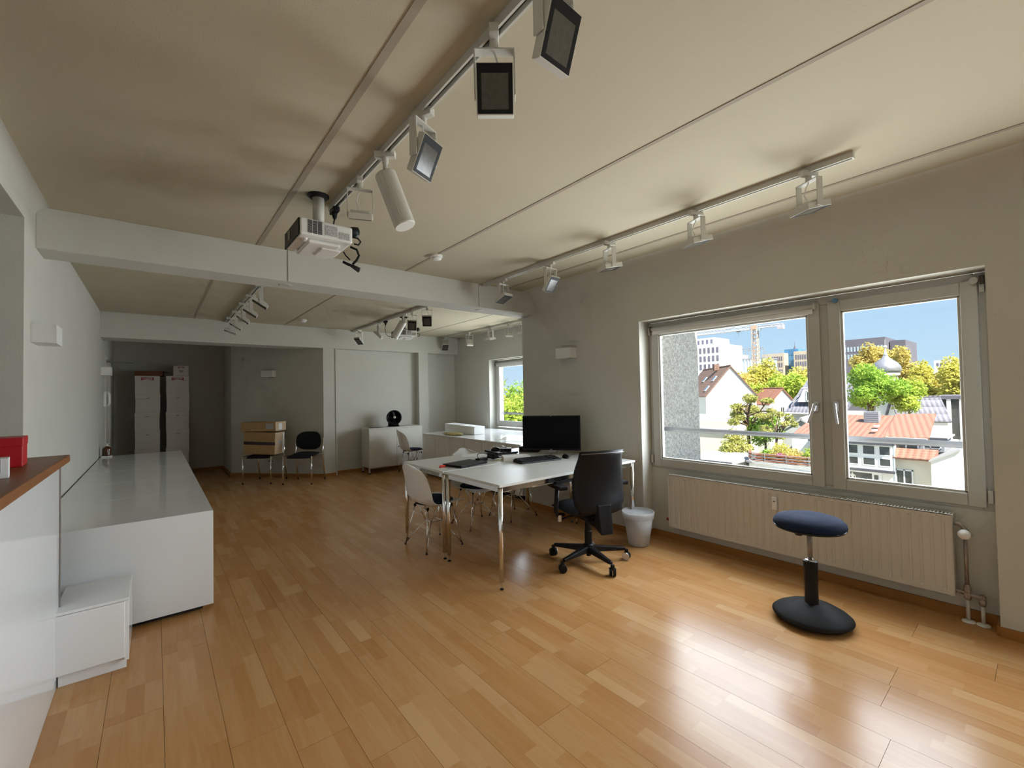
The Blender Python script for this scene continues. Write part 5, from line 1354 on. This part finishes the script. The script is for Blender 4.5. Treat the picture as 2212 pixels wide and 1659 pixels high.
# domed tower
t = thing('domed_tower', 'white tower with grey onion dome and spire behind the green tree', 'tower', (110, 19.7, GZ))
MB().lathe([(1.75,0),(1.75,15.4),(2.1,15.6),(2.1,16.0)], 24).build('tower_shaft', 'render_white', t)
MB().lathe([(2.1,16.0),(2.35,16.6),(2.25,17.3),(1.85,17.95),(1.2,18.5),(.65,18.95),(.38,19.4)], 32).build('onion_dome', 'dome_metal', t, smooth=True)
MB().lathe([(.4,19.35),(.26,19.9),(.14,20.5),(.1,20.9)], 16).build('lantern_cone', 'frame_white', t, smooth=True)
MB().lathe([(.0,-.3),(.28,-.15),(.34,0),(.28,.15),(.0,.3)], 16, c=(0,0,21.2)).build('finial_ball', 'frame_white', t, smooth=True)
MB().tube([(0,0,21.4),(0,0,22.6)], .05, 6).build('spire_rod', 'zinc', t)
for k in range(4):
    a = PI+(k-1.5)*.6; MB().box(-.3,.3,-.05,.05,0,1.4,T(1.76*math.cos(a),1.76*math.sin(a),12.5)@Rz(a+PI/2)).build('tower_window', 'pane_dark', t)
# far offices
def office(label, x, y0, y1, zt, m, cols, rows, wz, pitch_z, ww, wh, pm='far_pane', depth=20, ytop=None, mg=.5):
    t = thing('office_block', label, 'office building', (x, (y0+y1)/2, GZ), 0, 'office buildings on the skyline')
    L = (y1-y0)/2
    B(0,depth,-L,L,0,zt-GZ).build('block', m, t)
    for r in range(rows):
        for c in range(cols):
            y = -L+mg+(2*L-2*mg)*(c+.5)/cols; z = wz-GZ-r*pitch_z
            B(-.08,.0,y-ww/2,y+ww/2,z-wh,z).build('window', pm, t)
    return t
t = office('white office block with a grid of windows left of the crane', 180, 84.3, 98, 20.6, 'office_white', 7, 7, 19.2, 3.45, .95, 2.3)
MB().box(2,16,-3.2,6.8,32.6,35.6).build('roof_storey', 'office_white', t)
for c in range(5): B(1.92,2.0,-2.6+c*1.9,-1.7+c*1.9,33.0,34.8).build('window', 'far_pane', t)
office('long beige office with two rows of windows right of the crane', 215, 73.0, 82.0, 17.2, 'office_beige', 9, 3, 15.8, 2.9, .5, 1.8)
office('blue glass office tower between the beige offices', 220, 69.0, 74.6, 19.0, 'blue_glass', 6, 6, 18.3, 2.6, .75, 2.0, 'blue_glass')
t = office('beige office right of the blue glass tower', 214, 62.0, 68.9, 17.4, 'office_beige', 7, 3, 15.9, 3.0, .5, 2.0)
tag(t, 'beige office right of the blue glass tower')
t = thing('radio_mast', 'thin roof mast on the blue glass tower', 'mast', (221, 70.6, 19.0)); MB().tube([(0,0,0),(0,0,1.4)], [.6,.25], 6).build('mast_foot', 'office_dark', t); MB().tube([(0,0,1.2),(0,0,3.4)], .07, 5).build('mast_rod', 'office_dark', t)
# steel frame building under construction
t = thing('steel_frame_building', 'glass and steel building under construction behind the crane mast', 'building', (200, 84, GZ))
B(0,14,-8.6,9.4,0,26.4).build('glass_body', 'steel_pale', t)
for k in range(15): B(-.25,0,-8.5+k*1.25,-8.2+k*1.25,12,26.6).build('facade_fin', 'office_white', t)
B(-.3,14,-8.8,9.6,26.4,26.9).build('deck', 'slate_grey', t)
B(1,10,2.0,9.0,26.9,29.0).build('core_wall', 'render_cream', t)
for k in range(12):
    yy = -8.5+k*1.45; top = 31.2 if yy < 5.5 else 31.2-(yy-5.5)*.55
    MB().tube([(0,yy,26.9),(0,yy,top)], .13, 5).build('steel_column', 'slate_grey', t)
MB().tube([(0,-8.6,31.1),(0,5.5,31.2),(0,9.2,29.2)], .18, 5).build('roof_beam', 'slate_grey', t)
MB().tube([(0,-8.6,30.2),(0,5.5,30.2),(0,9.2,28.3)], .10, 5).build('roof_beam', 'slate_grey', t)
# dark offices behind the dome
office('long dark office roofline left of the domed tower', 190, 33.9, 46, 18.2, 'office_dark', 12, 2, 15.6, 2.6, .55, 1.7, 'steel_pale')
office('dark red office block right of the dome spire', 195, 29.6, 33.6, 17.1, 'office_dark', 3, 2, 14.0, 2.6, .6, 1.4, 'far_pane')
office('pale low office beyond the trees at the right', 230, 20.0, 27.0, 11.0, 'office_white', 6, 1, 10.0, 2.6, .6, 1.2)
# tower crane
t = thing('tower_crane', 'tall tower crane with long horizontal jib above the skyline', 'crane', (170, 67, GZ))
def lattice(name, m, p0, p1, w, nseg, thick=.10):
    p0, p1 = Vector(p0), Vector(p1); d = (p1-p0).normalized(); up = Vector((0,0,1)) if abs(d.z) < .9 else Vector((1,0,0))
    a = d.cross(up).normalized()*w/2; b = a.cross(d).normalized()*w/2
    mb = MB(); cs = [a+b, a-b, -a-b, b-a]
    for c in cs: mb.tube([p0+c, p1+c], thick, 4)
    for s in range(nseg):
        q0 = p0.lerp(p1, s/nseg); q1 = p0.lerp(p1, (s+1)/nseg)
        for i in range(4): mb.tube([q0+cs[i], q1+cs[(i+1)%4]], thick*.6, 4); mb.tube([q1+cs[i], q1+cs[(i+1)%4]], thick*.6, 4)
    return mb.build(name, m, t)
lattice('mast', 'crane_metal', (0,0,0), (0,0,35.3), 1.75, 22, .13)
lattice('jib', 'crane_pale', (0,.5,36.0), (-2,26,35.9), 1.15, 20, .11)
lattice('counter_jib', 'crane_pale', (0,-.5,36.0), (.5,-9.0,35.9), .8, 6, .12)
B(-.9,.9,-1.0,1.0,35.2,36.6).build('slewing_unit', 'crane_metal', t)
B(-.8,.8,-1.9,-.9,34.6,36.0).build('cab', 'steel_pale', t)
B(-.6,1.2,-9.4,-7.6,34.4,35.8).build('counterweight', 'crane_pale', t)
MB().tube([(0,0,36.6),(0,0,37.4)], .3, 6).build('tower_head', 'crane_metal', t)
MB().tube([(0,0,37.3),(-1,12,36.7)], .06, 4).tube([(0,0,37.3),(.3,-8.5,36.4)], .06, 4).build('stay_cables', 'slate_grey', t)
MB().tube([(-.4,5.6,35.4),(-.4,5.6,27)], .05, 4).build('hoist_cable', 'slate_grey', t)
B(-.9,.1,5.0,6.2,34.9,35.4).build('trolley', 'slate_grey', t)
